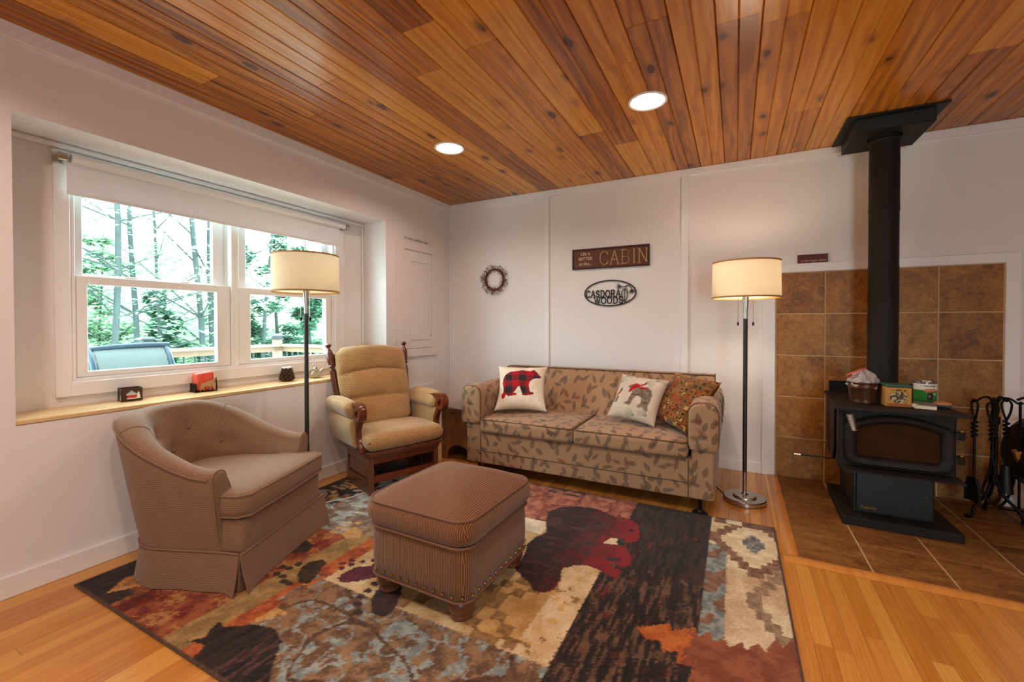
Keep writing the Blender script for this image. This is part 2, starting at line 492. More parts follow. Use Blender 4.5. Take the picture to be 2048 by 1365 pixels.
def tag(o, label=None, cat=None, group=None, kind=None):
    if label: o['label'] = label
    if cat: o['category'] = cat
    if group: o['group'] = group
    if kind: o['kind'] = kind
    return o
def thing(name, label, cat, loc=(0, 0, 0), rz=0., group=None):
    o = bpy.data.objects.new(name, None)
    COL.objects.link(o)
    o.empty_display_size = .05
    o.location = loc
    o.rotation_euler = (0, 0, rz)
    return tag(o, label, cat, group)
def copy_tree(o, parent=None):
    c = o.copy()
    COL.objects.link(c)
    c.parent = parent
    for ch in list(o.children): copy_tree(ch, c)
    return c
def inst(name, me, parent=None, loc=None, rot=None, scale=None):
    o = bpy.data.objects.new(name, me)
    COL.objects.link(o)
    if parent: o.parent = parent
    if loc: o.location = loc
    if rot: o.rotation_euler = rot
    if scale: o.scale = scale
    return o
def st(name, mb, mat, parent=None, **kw):
    o = mb.build(name, mat, parent, **kw)
    if not parent: o['kind'] = 'structure'
    return o
def lerp(a, b, t): return a + (b - a) * t
def sm(t):
    t = max(0., min(1., t))
    return t * t * (3 - 2 * t)
def catmull(pts, k=6, closed=False):
    pts = [Vector(p) for p in pts]
    n = len(pts)
    out = []
    for i in range(n if closed else n - 1):
        g4 = [pts[(i + d) % n] if closed else pts[max(0, min(n - 1, i + d))] for d in (-1, 0, 1, 2)]
        for j in range(k):
            t = j / k
            a, b, c, d = g4
            out.append(.5 * ((2 * b) + (c - a) * t + (2 * a - 5 * b + 4 * c - d) * t * t + (3 * b - a - 3 * c + d) * t ** 3))
    if not closed: out.append(pts[-1])
    return out
def rrect(x0, y0, x1, y1, r, k=6):
    out = []
    for cx, cy, a in ((x1 - r, y1 - r, 0), (x0 + r, y1 - r, 90), (x0 + r, y0 + r, 180), (x1 - r, y0 + r, 270)):
        for i in range(k + 1):
            t = R(a + 90 * i / k)
            out.append((cx + r * math.cos(t), cy + r * math.sin(t)))
    return out
# raster helpers for woven and printed patterns
def inpoly(X, Y, poly):
    ins = np.zeros(X.shape, bool)
    n = len(poly)
    for i in range(n):
        x1, y1 = poly[i]; x2, y2 = poly[(i + 1) % n]
        if y1 == y2: continue
        c = ((y1 > Y) != (y2 > Y)) & (X < (x2 - x1) * (Y - y1) / (y2 - y1) + x1)
        ins ^= c
    return ins
NR = np.random.RandomState(5)
def vnoise(X, Y, sx, sy=None, octv=3):
    sy = sy or sx
    out = np.zeros(X.shape); amp = 1.; tot = 0.
    for o in range(octv):
        G_ = NR.rand(128, 128)
        u = X * sx * 2 ** o + 17.3 * o + 50.; v = Y * sy * 2 ** o + 9.1 * o + 50.
        iu = np.floor(u).astype(int); iv = np.floor(v).astype(int)
        fu = u - iu; fv = v - iv
        fu = fu * fu * (3 - 2 * fu); fv = fv * fv * (3 - 2 * fv)
        a = G_[iu % 128, iv % 128]; b = G_[(iu + 1) % 128, iv % 128]; c = G_[iu % 128, (iv + 1) % 128]; d = G_[(iu + 1) % 128, (iv + 1) % 128]
        out += amp * (a * (1 - fu) * (1 - fv) + b * fu * (1 - fv) + c * (1 - fu) * fv + d * fu * fv)
        tot += amp; amp *= .55
    return out / tot
def paint(me, rgb, domain='POINT'):
    at = me.color_attributes.new('print', 'FLOAT_COLOR', domain)
    a = np.ones((len(rgb), 4), 'f'); a[:, :3] = rgb
    at.data.foreach_set('color', a.ravel())

# ------------------------------------------------------------------ lettering
def text(body, size, mat, parent, loc, rot=(0, 0, 0), depth=.0008, name='lettering', bold=0., align='CENTER', sx=1.):
    cu = bpy.data.curves.new(name, 'FONT')
    cu.body = body
    cu.size = size
    cu.extrude = depth
    cu.offset = bold
    cu.align_x = align
    cu.align_y = 'CENTER'
    cu.resolution_u = 3
    tmp = bpy.data.objects.new(name, cu)
    COL.objects.link(tmp)
    me = bpy.data.meshes.new_from_object(tmp.evaluated_get(bpy.context.evaluated_depsgraph_get()))
    bpy.data.objects.remove(tmp)
    o = link(name, me, mat, parent, smooth=False, loc=loc, rot=rot)
    o.scale = (sx, 1, 1)
    return o
# ================================================================== THE ROOM
HT = H + .14
XR, YB = 6.0, -6.5                     # right wall, rear wall
AY0, AY1, AZ0, AZ1 = -3.191, -.972, .7266, 2.0736   # window alcove in the left wall
WY0, WY1, WZ0, WZ1 = -2.935, -1.29, .861, 2.0       # window opening
DX = -.28                              # back plane of the alcove
m = MB()
m.box((DX, YB, 0), (0, 0, AZ0 - .002)).box((DX, YB, AZ1), (0, 0, HT)).box((DX, YB, AZ0 - .002), (0, AY0, AZ1)).box((DX, AY1, AZ0 - .002), (0, 0, AZ1))
m.box((DX - .14, YB, 0), (DX, WY0, HT)).box((DX - .14, WY1, 0), (DX, .12, HT)).box((DX - .14, WY0, 0), (DX, WY1, WZ0)).box((DX - .14, WY0, WZ1), (DX, WY1, HT))
st('wall_left', m, M['wall'], smooth=False)
st('wall_back', MB().box((DX, 0, 0), (XR, .12, HT)), M['wall'], smooth=False)
st('wall_right', MB().box((XR, YB, 0), (XR + .12, .12, HT)), M['wall'], smooth=False)
m = MB().box((DX, YB - .12, 0), (3.6, YB, HT)).box((4.6, YB - .12, 0), (XR + .12, YB, HT)).box((3.6, YB - .12, 2.1), (4.6, YB, HT))
st('wall_rear', m, M['wall'], smooth=False)
d = st('added_fill_door', MB().box((3.6, YB - .1, .0), (3.67, YB - .02, 2.1)).box((4.53, YB - .1, .0), (4.6, YB - .02, 2.1)).box((3.67, YB - .1, 2.03), (4.53, YB - .02, 2.1)).box((3.67, YB - .1, 0), (4.53, YB - .02, .08)), M['vinyl'], smooth=False)  # unseen door, added so that sky light fills the room from behind
MB().box((3.67, YB - .066, .08), (4.53, YB - .06, 2.03)).build('pane', M['glass'], d, smooth=False)

# ------- ceiling: one object per board
ceil = st('ceiling', MB().box((DX, YB, H + .13), (XR, .12, H + .2)), M['pine'], smooth=False)
W_ = .1754
w2 = W_ / 2
prof = [(.0004, .007), (.0045, .0), (w2 - .0045, .0), (w2 - .0022, .0032), (w2, .0008), (w2 + .0022, .0032), (w2 + .0045, .0), (W_ - .0045, .0), (W_ - .0004, .007), (W_ - .0004, .019), (.0004, .019)]
bm_ = MB().prism(prof, .0006, .9994, 'y')
bo = bm_.build('plank', M['pine'], smooth=False)
plank_me = bo.data
bpy.data.objects.remove(bo)
r_ = random.Random(21)
i = 0
x = 2.661 - 16 * W_
while x < XR:
    y = YB
    y -= r_.uniform(0, 1.5)
    while y < 0:
        ln = r_.uniform(1.1, 3.4)
        y2 = min(0., y + ln)
        if y2 > -.45: y2 = 0.
        if y2 > YB:
            y0 = max(y, YB)
            sx = 1.
            x0 = max(x, -.0)
            inst('plank', plank_me, ceil, (x0, y0, H), None, ((x + W_ - x0) / W_ if x < 0 else (min(XR, x + W_) - x) / W_, y2 - y0, 1))
        y = y2
    x += W_

# ------- oak strip floor: the pieces that show are parts, the rest one part
HX, HY = 3.025, -1.325                 # left and front edge of the tiled hearth
RX0, RX1, RY0, RY1 = .145, 2.945, -3.06, -1.018   # rug
floor_o = st('floor', MB().box((DX, YB, -.12), (XR, .12, -.021)), M['oak_trim'], smooth=False)
SW = .0577
prof = [(.0003, -.0009), (.0012, 0.), (SW - .0012, 0.), (SW - .0003, -.0009), (SW - .0003, -.018), (.0003, -.018)]
bo = MB().prism(prof, .0004, .9996, 'y').build('plank', M['oak'], smooth=False)
strip_me = bo.data
bpy.data.objects.remove(bo)
def shown(x, y):
    """how large a floor point is seen, 0 when it is outside the frame or beneath the rug or furniture"""
    if RX0 < x < RX1 and RY0 < y < RY1: return 0.
    if .9 < x < 2.4 and y > -.95: return 0.
    if x < .85 and y > -.75: return 0.
    v = Vector((x - 2.7417, y + 3.8587, -1.1602))
    zc = v.dot(fwd)
    if zc < .3: return 0.
    u = 1024 + 865.2 * v.dot(rgt) / zc; w = 659.4 - 865.2 * v.dot(upv) / zc
    return 1. / zc ** 3 if -30 < u < 2080 and w < 1400 else 0.
pieces = []
x = .0
while x < XR:
    y = YB - r_.uniform(0, .8)
    top = HY - .06 if x > HX - .05 else 0.
    x1 = min(XR, x + SW)
    while y < top:
        y2 = min(top, y + r_.uniform(.45, 1.5))
        if top - y2 < .2: y2 = top
        y0 = max(y, YB)
        if y2 > YB:
            sc_ = sum(shown(x + SW / 2, lerp(y0, y2, (k + .5) / 8)) for k in range(8)) / 8 * (y2 - y0)
            pieces.append((sc_, x, y0, y2, (x1 - x) / SW))
        y = y2
    x += SW
pieces.sort(key=lambda q: -q[0])
rest = MB()
for k, (s_, x, y0, y2, sx) in enumerate(pieces):
    if k < 290 and s_ > 0:
        inst('plank', strip_me, floor_o, (x, y0, 0), None, (sx, y2 - y0, 1))
    else:
        rest.box((x + .0003, y0 + .0004, -.018), (x + SW * sx - .0003, y2 - .0004, 0))
tag(rest.build('floorboards', M['oak'], floor_o, smooth=False), kind='stuff')

# ------- trims and baseboards
def board(name, a, b, bev=.003):
    return st(name, MB().box(a, b), M['trim'], bevel=bev, seg=1, smooth=False)
board('baseboard_left', (0, YB, .0), (.016, 0, .095))
board('baseboard_back', (.016, -.016, .0), (2.925, 0, .085))
board('trim_1', (0, YB, 2.37), (.018, 0, H - .0005))
board('trim_2', (.018, -.018, 2.383), (XR, 0, H - .0005))
board('trim_3', (0, -.018, .095), (.018, 0, 2.37))
board('trim_4', (1.108, -.017, .085), (1.155, 0, 2.383))
board('trim_5', (2.336, -.017, .085), (2.395, 0, 2.383))
board('trim_6', (2.926, -.02, 0), (3.012, 0, 1.61))
board('trim_7', (3.012, -.02, 1.546), (4.25, 0, 1.61))
board('trim_8', (4.25, -.02, 0), (4.32, 0, 1.61))
board('baseboard_right', (4.32, -.016, 0), (XR, 0, .085))
# alcove: quarter rounds and window casing
board('trim_9', (DX, AY0 + .001, AZ1 - .03), (DX + .022, AY1 - .001, AZ1 - .001), .009)
board('trim_10', (DX, AY1 - .02, .745), (DX + .018, AY1 - .001, AZ1 - .03), .007)
board('trim_11', (DX, AY0 + .001, .745), (DX + .018, AY0 + .02, AZ1 - .03), .007)
m = MB()
cy0, cy1, cz0, cz1 = -2.99, -1.2, .793, 2.035
m.box((DX, cy0, cz0), (DX + .02, WY0 + .004, cz1)).box((DX, WY1 - .004, cz0), (DX + .02, cy1, cz1)).box((DX, WY0 + .004, cz0), (DX + .02, WY1 - .004, WZ0 + .004)).box((DX, WY0 + .004, WZ1 - .004), (DX + .02, WY1 - .004, cz1))
st('trim_12', m, M['trim'], smooth=False, bevel=.003, seg=1)
sill = st('trim_13', MB().box((DX, AY0 + .001, AZ0), (.004, AY1 - .001, .745)), M['sill'], bevel=.003, smooth=False)

# ------- two double-hung windows
def ring(m, x0, x1, y0, y1, z0, z1, wl, wr, wb, wt):
    m.box((x0, y0, z0), (x1, y0 + wl, z1)).box((x0, y1 - wr, z0), (x1, y1, z1)).box((x0, y0 + wl, z0), (x1, y1 - wr, z0 + wb)).box((x0, y0 + wl, z1 - wt), (x1, y1 - wr, z1))
    return m
def window(name, y0, y1, gy0, gy1):
    w = st(name, ring(MB(), DX - .12, DX + .008, y0, y1, WZ0, WZ1, .024, .024, .022, .03), M['vinyl'], smooth=False, bevel=.002, seg=1)
    ring(MB(), DX - .05, DX - .042, y0 + .024, y1 - .024, WZ0 + .022, WZ1 - .03, .012, .012, .01, .01).build('stop', M['vinyl'], w, smooth=False)
    s1 = ring(MB(), DX - .038, DX - .004, y0 + .026, y1 - .026, WZ0 + .024, 1.416, gy0 - y0 - .026, y1 - .026 - gy1, .914 - WZ0 - .024, .044).build('lower_sash', M['vinyl'], w, smooth=False, bevel=.003, seg=1)
    MB().box((DX - .024, gy0 - .004, .91), (DX - .02, gy1 + .004, 1.376)).build('pane', M['glass'], s1, smooth=False)
    s2 = ring(MB(), DX - .085, DX - .053, y0 + .026, y1 - .026, 1.385, WZ1 - .032, gy0 - y0 - .028, y1 - .028 - gy1, .046, .04).build('upper_sash', M['vinyl'], w, smooth=False, bevel=.003, seg=1)
    MB().box((DX - .071, gy0 - .004, 1.428), (DX - .067, gy1 + .004, WZ1 - .07)).build('pane', M['glass'], s2, smooth=False)
    for t in (.3, .72):
        yy = lerp(gy0, gy1, t)
        MB().box((DX - .036, yy - .03, 1.416), (DX - .012, yy + .03, 1.426)).build('sash_lock', M['vinyl'], w, bevel=.003, seg=1)
    return w
window('window_1', WY0, -2.112, -2.86, -2.222)
window('window_2', -2.112, WY1, -2.0, -1.372)

# ------- tiled hearth and wall behind the stove
TX = [3.016, 3.322, 3.630, 3.939, 4.247]
TZ = [0.0, .308, .615, .926, 1.236, 1.544]
gap = .0042
hs = tag(MB().box((3.012, -.009, 0), (4.25, 0, 1.546)).build('hearth_surround', M['grout'], smooth=False), kind='structure')
for i in range(4):
    for j in range(5):
        MB().box((TX[i] + gap, -.0125, TZ[j] + gap), (TX[i + 1] - gap, -.002, TZ[j + 1] - gap)).build('tile', M['tile'], hs, bevel=.0015, seg=1, smooth=False)
hp = tag(MB().box((HX, HY, -.02), (XR, 0, .005)).build('hearth_pad', M['grout'], smooth=False), kind='structure')
FX = [HX - .02, 3.317, 3.617, 3.924, 4.23, 4.536, 4.842, 5.15, 5.456, 5.76, XR]
FY = [0, -.06, -.37, -.704, -1.018, HY]
for i in range(len(FX) - 1):
    for j in range(1, len(FY) - 1):
        a, b = max(FX[i], HX), FX[i + 1]
        MB().box((a + (gap if i else 0), FY[j + 1] + (gap if j < 4 else 0), 0), (b - gap, FY[j] - gap, .0085)).build('tile', M['tile_floor'], hp, bevel=.0015, seg=1, smooth=False)
    MB().box((max(FX[i], HX) + gap, -.06 + gap, 0), (FX[i + 1] - gap, -.0135, .0085)).build('tile', M['tile_floor'], hp, smooth=False)
pr = [(HX - .062, .0), (HX - .055, .006), (HX - .03, .0125), (HX - .004, .0125), (HX + .003, .0095), (HX + .003, 0.)]
st('trim_14', MB().prism(pr, HY - .004, -.022, 'y'), M['oak_trim'], ang=50)
pr = [(HY - .058, .0), (HY - .05, .007), (HY - .028, .0135), (HY - .004, .0135), (HY + .003, .0095), (HY + .003, 0.)]
st('trim_15', MB().prism(pr, HX - .066, XR, 'x'), M['oak_trim'], ang=50)

# ------- recessed ceiling lights (two in view, the unseen ones behind are added as fill)
def cut_hole(x, y, r=.094):
    """cut the round opening for a lamp through the boards it crosses"""
    near = [o for o in ceil.children if o.location.x - r < x < o.location.x + W_ + r and o.location.y - r < y < o.location.y + o.scale.y + r]
    cut = MB().lathe([(0, -.05), (r, -.05), (r, .06), (0, .06)], 36).build('cutter', None, loc=(x, y, H))
    for o in near:
        md = o.modifiers.new('hole', 'BOOLEAN'); md.object = cut; md.operation = 'DIFFERENCE'; md.solver = 'EXACT'
    bpy.context.view_layer.update()
    dg = bpy.context.evaluated_depsgraph_get()
    for o in near:
        me = bpy.data.meshes.new_from_object(o.evaluated_get(dg))
        o.modifiers.clear()
        o.data = me
    bpy.data.objects.remove(cut)
def can_light(x, y, label=None, power=.85):
    cut_hole(x, y)
    t = thing('recessed_light', label or 'added round ceiling fill light behind the viewer', 'light', (x, y, H), group='recessed ceiling lights')
    MB().lathe([(.108, .0005), (.109, -.006), (.106, -.0085), (.1, -.0085), (.078, .008)], 40).build('trim_ring', M['trim'], t)
    rows = [(.078, .006)]
    for k in range(6): rows += [(.078 - .003 * k, .008 + .011 * k), (.0755 - .003 * k, .0125 + .011 * k)]
    MB().lathe(rows + [(.056, .0175 + .055)], 40).build('baffle', M['trim'], t)
    MB().lathe([(.0605, .05), (.05, .044), (.03, .0395), (.0, .038)], 32).build('bulb', M['bulb_can'], t)
    lamp('can_lamp', 'AREA', (0, 0, .03), CAN_W * power, CANCOL, .11, parent=t, shape='DISK')
    return t
CANCOL = (1.0, .78, .66)
g = G('lit_bulb_frosted'); M['bulb_can'] = g.end(g.n('Emission', {'Color': (1., .96, .9), 'Strength': 6.}))
g = G('lit_bulb_warm'); M['bulb_warm'] = g.end(g.n('Emission', {'Color': (1., .82, .55), 'Strength': 12.}))
can_light(2.288, -1.285, 'round white recessed ceiling light towards the stove pipe, lit')
can_light(.893, -1.264, 'round white recessed ceiling light over the rocking chair, lit')
for x, y, w in ((.9, -3.75, 'near the window wall'), (2.3, -3.6, 'in the middle of the room'), (3.8, -3.5, 'towards the right wall')): can_light(x, y, 'added round ceiling fill light behind the viewer, ' + w, 1.4)  # out of view, added to brighten the walls and floor

# ------- white hatch on the left wall near the corner
t = thing('wall_hatch', 'white painted hatch with a raised panel door on the left wall by the corner', 'hatch', (0, -.55, .85))
ring(MB(), 0., .019, -.3, .306, 0, 1.1, .096, .097, .077, .086).build('frame', M['hatch'], t, bevel=.002, seg=1, smooth=False)
d = MB().box((0, -.199, .082), (.014, .204, 1.008)).build('door', M['hatch'], t, bevel=.002, seg=1, smooth=False)
ring(MB(), .014, .021, -.122, .178, .158, .918, .012, .012, .012, .012).build('panel_moulding', M['hatch'], d, bevel=.003, seg=1, smooth=False)
MB().ball((.016, .185, .2), .006, 8).build('latch', M['ink'], t)
# lettering strip above it
t = thing('wall_lettering', 'narrow clear strip with dark script lettering above the white wall hatch', 'lettering', (.0, -.56, 1.97))
MB().box((0.0, -.21, -.02), (.003, .212, .026)).build('strip', M['hatch'], t, smooth=False)
text('In country, parallel lines meet', .036, M['ink'], t, (.0035, 0, 0), (R(90), 0, R(90)), .0003, sx=.8)
# white cover plate low on the wall
t = thing('cover_plate', 'white wall cover with a dark slot between the rocking chair and corner', 'wall cover', (0, -.47, .51))
MB().box((0, -.19, -.14), (.02, .19, .055)).build('plate', M['hatch'], t, bevel=.006)
MB().box((.0195, -.07, -.035), (.021, .11, -.018)).build('slot', M['ink'], t, smooth=False)
# ================================================================== THE RUG (woven picture stored per knot)
cs = .006
nx = int((RX1 - RX0) / cs); ny = int((RY1 - RY0) / cs)
xs = np.linspace(RX0, RX1, nx + 1); ys = np.linspace(RY0, RY1, ny + 1)
X, Y = np.meshgrid(xs, ys, indexing='ij')
X = X + (NR.rand(*X.shape) - .5) * .006; Y = Y + (NR.rand(*Y.shape) - .5) * .006
C3 = np.zeros(X.shape + (3,))
def fill(mask, a, b=None, n=None):
    ca = np.array(L(a))
    if b is None: C3[mask] = ca
    else:
        t = np.clip((n[mask] - .3) / .4 + (RJ[mask] - .5) * .7, 0, 1)[:, None]
        C3[mask] = ca * (1 - t) + np.array(L(b)) * t
RJ = NR.rand(*X.shape); J_ = lambda k: (NR.rand(*X.shape) - .5) * k
n1 = vnoise(X, Y, 9.) + J_(.12); n2 = vnoise(X, Y, 26.) + J_(.16); n3 = vnoise(X, Y, 60., 60., 2); nl = vnoise(X, Y, 85., 13., 2) + J_(.16); nh = vnoise(X, Y, 11., 55., 2)
def box(x0, x1, y0, y1): return (X >= x0) & (X < x1) & (Y >= y0) & (Y < y1)
ALL = X > -9
fill(ALL, 'a5794c', 'c49a66', n2)
# left margin strip: black corners with stepped tan insets
m = X < .5; fill(m, '6b3a22', 'a86a3a', n2)
st_ = np.floor((Y + 3.06) / .09) % 2
m = X < .47 - .06 * st_; fill(m, '1f1714', '3c2c25', nl)
for yc in (-2.93, -2.35, -1.9, -1.62):
    d = np.abs(X - .36) / .09 + np.abs(Y - yc) / .12
    m = (np.floor(d * 5) / 5) < .8; fill(m, 'b0672f', 'c59a5e', n2)
    m = (np.floor(d * 5) / 5) < .3; fill(m, '7f4a28', '9c7040', n3)
m = box(.2, .33, -1.85, -1.55) & (nh > .52); fill(m, 'c4a070', '8b6a48', n3)
# red and orange mottled band
m = box(.5, .88, -9, -2.2); fill(m, '6f1f16', 'a05a34', n2)
m = box(.5, .88, -9, -2.2) & (n1 > .55); fill(m, '8d3a1f', 'b6854d', n3)
m = box(.5, .58, -9, -2.75) & (n1 < .52); fill(m, '4d1413', '7a2c1f', n3)
m = box(.5, .88, -2.2, -1.0); fill(m, '6e4d38', '8b8074', n2)
m = box(.4, 1.0, -2.2, -1.0) & (vnoise(X, Y, 9., 22.) + J_(.1) > .53); fill(m, '8f9a98', 'b9b9aa', n3)
m = box(.88, 1.03, -9, 9); fill(m, '82683c', 'ab8a55', n2)
m = box(1.01, 1.1, -9, -2.0); fill(m, '8c3b1e', 'c06b35', n2)
m = box(.88, 1.1, -2.15, -1.0); fill(m, '7b5d42', '9f8f78', n2)
# brown and grey-blue bloom field along the front
fl = box(1.09, 2.2, -9, -2.53) | (box(1.05, 1.6, -2.75, -2.5) & (n1 + (X - 1.3) * .3 < .55))
fill(fl, '5d412e', '94704e', n2)
v1 = np.abs(vnoise(X, Y, 9., 9., 3) - .5) + J_(.03)
m = fl & ((v1 < .03) | (vnoise(X, Y, 15., 13., 3) + J_(.1) > .64)); fill(m, '747a78', '9a9e95', n3)
m = fl & (np.abs(vnoise(X + 3, Y, 4., 5., 2) - .5) < .02); fill(m, '473122', '6a4a34', n3)
m = box(1.09, 1.34, -9, -2.75) & (n1 > .56); fill(m, 'b0803f', 'cda468', n3)
# cream field with stepped tan shapes
cf = box(1.1, 2.2, -2.53, -1.62); fill(cf, 'b3905f', 'd6bd95', n1)
for (xc, yc, s) in ((1.5, -2.3, 1.), (1.93, -2.32, 1.), (2.06, -2.3, .8), (1.35, -1.95, 1.)):
    d = np.floor((np.abs(X - xc) + np.abs(Y - yc)) / .05) + 0
    k = np.floor(np.abs(X - xc) / .055) + np.floor(np.abs(Y - yc) / .055)
    m = cf & (k == 3); fill(m, '7a5730', '9b7746', n3)
    m = cf & (k < 3); fill(m, 'b08448', 'c9a468', n2)
m = box(2.05, 2.2, -2.53, -1.95) & (n2 < .62); fill(m, 'c3a577', 'dcc59e', n1)
# salmon bloom band by the sofa
m = box(1.1, 2.2, -1.62, -1.0); fill(m, '7a3f30', 'b0725a', n2)
m = box(1.1, 2.2, -1.62, -1.0) & (np.abs(vnoise(X, Y, 9., 9., 2) - .5) < .04); fill(m, '5a2522', '8a4a3a', n3)
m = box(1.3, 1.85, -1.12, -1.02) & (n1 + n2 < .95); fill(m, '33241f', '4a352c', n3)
m = box(1.55, 1.8, -1.7, -1.55); fill(m, 'c5b69a', 'ddd0b5', n2)
# dark streaked strip
dk = box(2.19, 2.625, -9, 9); fill(dk, '1a120f', '3b2a23', nl)
m = dk & (nl > .6) & (Y < -1.75 + .3 * (n1 - .5)); fill(m, '523829', '6c4f3a', n3)
m = dk & (vnoise(X, Y, 60., 16., 1) > .86) & (n1 > .5) & (Y < -1.3); fill(m, '5a191a', '6f2420', n3)
m = box(2.625, 2.71, -2.3, -1.38); fill(m, '676f6d', '959a92', n3)
m = box(2.625, 2.71, -2.3, -1.38) & (vnoise(X, Y, 14., 10., 2) > .56); fill(m, '6e4c3b', '8a6650', n3)
# pale right margin with stepped diamonds
pm = box(2.71, 3, -9, 9) | box(2.625, 3, -1.38, 0); fill(pm, 'b79a74', 'dccbaa', n1)
def stepd(xc, yc, rx, ry, cells=6.): return np.floor(np.abs(X - xc) / rx * cells) / cells + np.floor(np.abs(Y - yc) / ry * cells) / cells
k = stepd(2.83, -1.29, .21, .34); m = pm & (k < .98); fill(m, '6c4836', '8d6a52', n3)
k = stepd(2.83, -1.29, .15, .25); m = pm & (k < .9); fill(m, 'cbb68e', 'e3d5b4', n2)
k = stepd(2.83, -1.29, .05, .1, 3.); m = pm & (k < .9); fill(m, '4e4e4d', '8a8d88', n3)
m = box(2.64, 2.96, -1.1, -1.0); fill(m, '5a3b2e', '80614c', n2)
m = box(2.7, 2.78, -1.09, -1.03); fill(m, 'd8cbb0')
k = stepd(2.93, -1.82, .14, .3, 5.); m = pm & (k < .95) & (k > .55); fill(m, '7d6348', 'a1866a', n3)
k = stepd(2.93, -2.4, .12, .3, 5.); m = pm & (k < .9); fill(m, '6f4a35', '9a7858', n3)
# big toothed rust leaf
P_ = [(2.41, -2.2), (2.47, -2.16), (2.52, -2.12), (2.54, -2.16), (2.58, -2.12), (2.61, -2.1), (2.63, -2.15), (2.66, -2.1), (2.68, -2.15), (2.71, -2.11), (2.73, -2.15), (2.77, -2.1), (2.78, -2.14), (2.82, -2.08), (2.84, -2.12), (2.88, -2.03), (2.9, -2.07), (2.95, -1.95), (2.95, -2.9), (2.7, -2.62), (2.69, -2.5), (2.65, -2.47), (2.66, -2.4), (2.61, -2.38), (2.62, -2.31), (2.57, -2.31), (2.57, -2.26), (2.52, -2.28), (2.5, -2.23), (2.46, -2.25)]
m = inpoly(X, Y, P_); fill(m, '7a3d25', '96593c', n2)
m = inpoly(X, Y, P_) & (X < 2.6 + .1 * (n2 - .5)); fill(m, 'a0501f', 'c06d30', n2)
m = box(2.62, 2.8, -3.0, -2.55); fill(m, '7f7c72', 'a79c88', n2)
# bear, black behind and red in front
BEAR = [(1.73,-1.42),(1.76,-1.33),(1.88,-1.25),(1.99,-1.24),(2.07,-1.28),(2.14,-1.31),(2.2,-1.29),(2.25,-1.34),(2.28,-1.43),(2.29,-1.51),(2.28,-1.55),(2.24,-1.58),(2.25,-1.63),(2.3,-1.72),(2.3,-1.78),(2.28,-1.82),(2.22,-1.8),(2.21,-1.83),(2.28,-1.85),(2.27,-1.93),(2.23,-1.91),(2.18,-1.89),(2.12,-1.88),(2.07,-1.9),(2.03,-1.95),(2.03,-1.98),(2.05,-2.04),(2.05,-2.1),(2.04,-2.15),(2.01,-2.17),(1.97,-2.17),(1.95,-2.14),(1.9,-2.11),(1.85,-2.08),(1.82,-2.05),(1.81,-1.91),(1.78,-1.83),(1.79,-1.74),(1.82,-1.67),(1.77,-1.55)]
mb_ = inpoly(X, Y, BEAR)
t = np.clip((X - 1.97) / .28 - (Y + 1.6) * .1 + (n2 - .5) * .8 + (nl - .5) * .5, 0, 1)
ca, cb = np.array(L('2b1719')), np.array(L('7d1a1c'))
C3[mb_] = ca * (1 - t[mb_][:, None]) + cb * t[mb_][:, None]
m = mb_ & (nh > .6) & (X < 2.1); fill(m, '4a2c26', '3a2020', n3)
m = inpoly(X, Y, [(2.13, -1.64), (2.15, -1.57), (2.19, -1.55), (2.2, -1.62)]); fill(m, 'c9b08a', 'd8c6a4', n3)
m = inpoly(X, Y, [(2.19, -1.6), (2.19, -1.54), (2.22, -1.54), (2.24, -1.6), (2.22, -1.63)]); fill(m, '241a1b', '3c3536', n3)
m = inpoly(X, Y, [(2.18, -1.79), (2.19, -1.75), (2.25, -1.74), (2.25, -1.78)]); fill(m, '38222a', '4b3038', n3)
m = (X - 2.235) ** 2 + (Y + 1.43) ** 2 < .014 ** 2; fill(m, '1b1212')
# dark antlered animal at the front
P_ = [(.985,-3.02),(1.02,-2.975),(.99,-2.95),(.975,-2.905),(1.02,-2.915),(1.06,-2.89),(1.1,-2.86),(1.15,-2.84),(1.22,-2.835),(1.29,-2.865),(1.35,-2.93),(1.42,-3.0),(1.46,-3.07),(1.1,-3.07),(1.06,-3.0)]
m = inpoly(X, Y, P_); fill(m, '191310', '33261f', nl)
m = inpoly(X, Y, P_) & (nl > .62) & (X > 1.2); fill(m, '47232a', '5a3a30', n3)
m = (np.abs((Y + 3.06) - (X - 1.5) * .9) < .018) & box(1.5, 1.72, -3.06, -2.86); fill(m, '2b1b1c', '3d2a27', n3)
m = (np.abs((Y + 2.98) + (X - 1.62) * 1.6) < .02) & box(1.58, 1.66, -3.02, -2.9); fill(m, '2b1b1c', '3d2a27', n3)
# paw prints: pad and toes
def paw(pts, toes, a, b, tr=.02):
    m = inpoly(X, Y, pts); fill(m, a, b, n3)
    for tx, ty in toes:
        m = ((X - tx) / tr) ** 2 + ((Y - ty) / (tr * .8)) ** 2 < 1; fill(m, a, b, n3)
paw([(.96,-2.56),(.925,-2.51),(.92,-2.46),(.96,-2.42),(1.0,-2.43),(1.02,-2.48),(1.05,-2.53),(1.07,-2.58),(1.03,-2.6)], [(.87,-2.6),(.915,-2.6),(.955,-2.62),(.99,-2.62),(.84,-2.55),(.88,-2.545),(.89,-2.5)], '241a12', '43331f')
paw([(1.15,-2.5),(1.14,-2.45),(1.15,-2.4),(1.21,-2.35),(1.29,-2.36),(1.3,-2.41),(1.24,-2.48),(1.2,-2.51)], [(1.1,-2.43),(1.115,-2.385),(1.145,-2.345),(1.185,-2.31),(1.235,-2.29),(1.07,-2.4),(1.09,-2.36)], '4a1a26', '632838', .017)
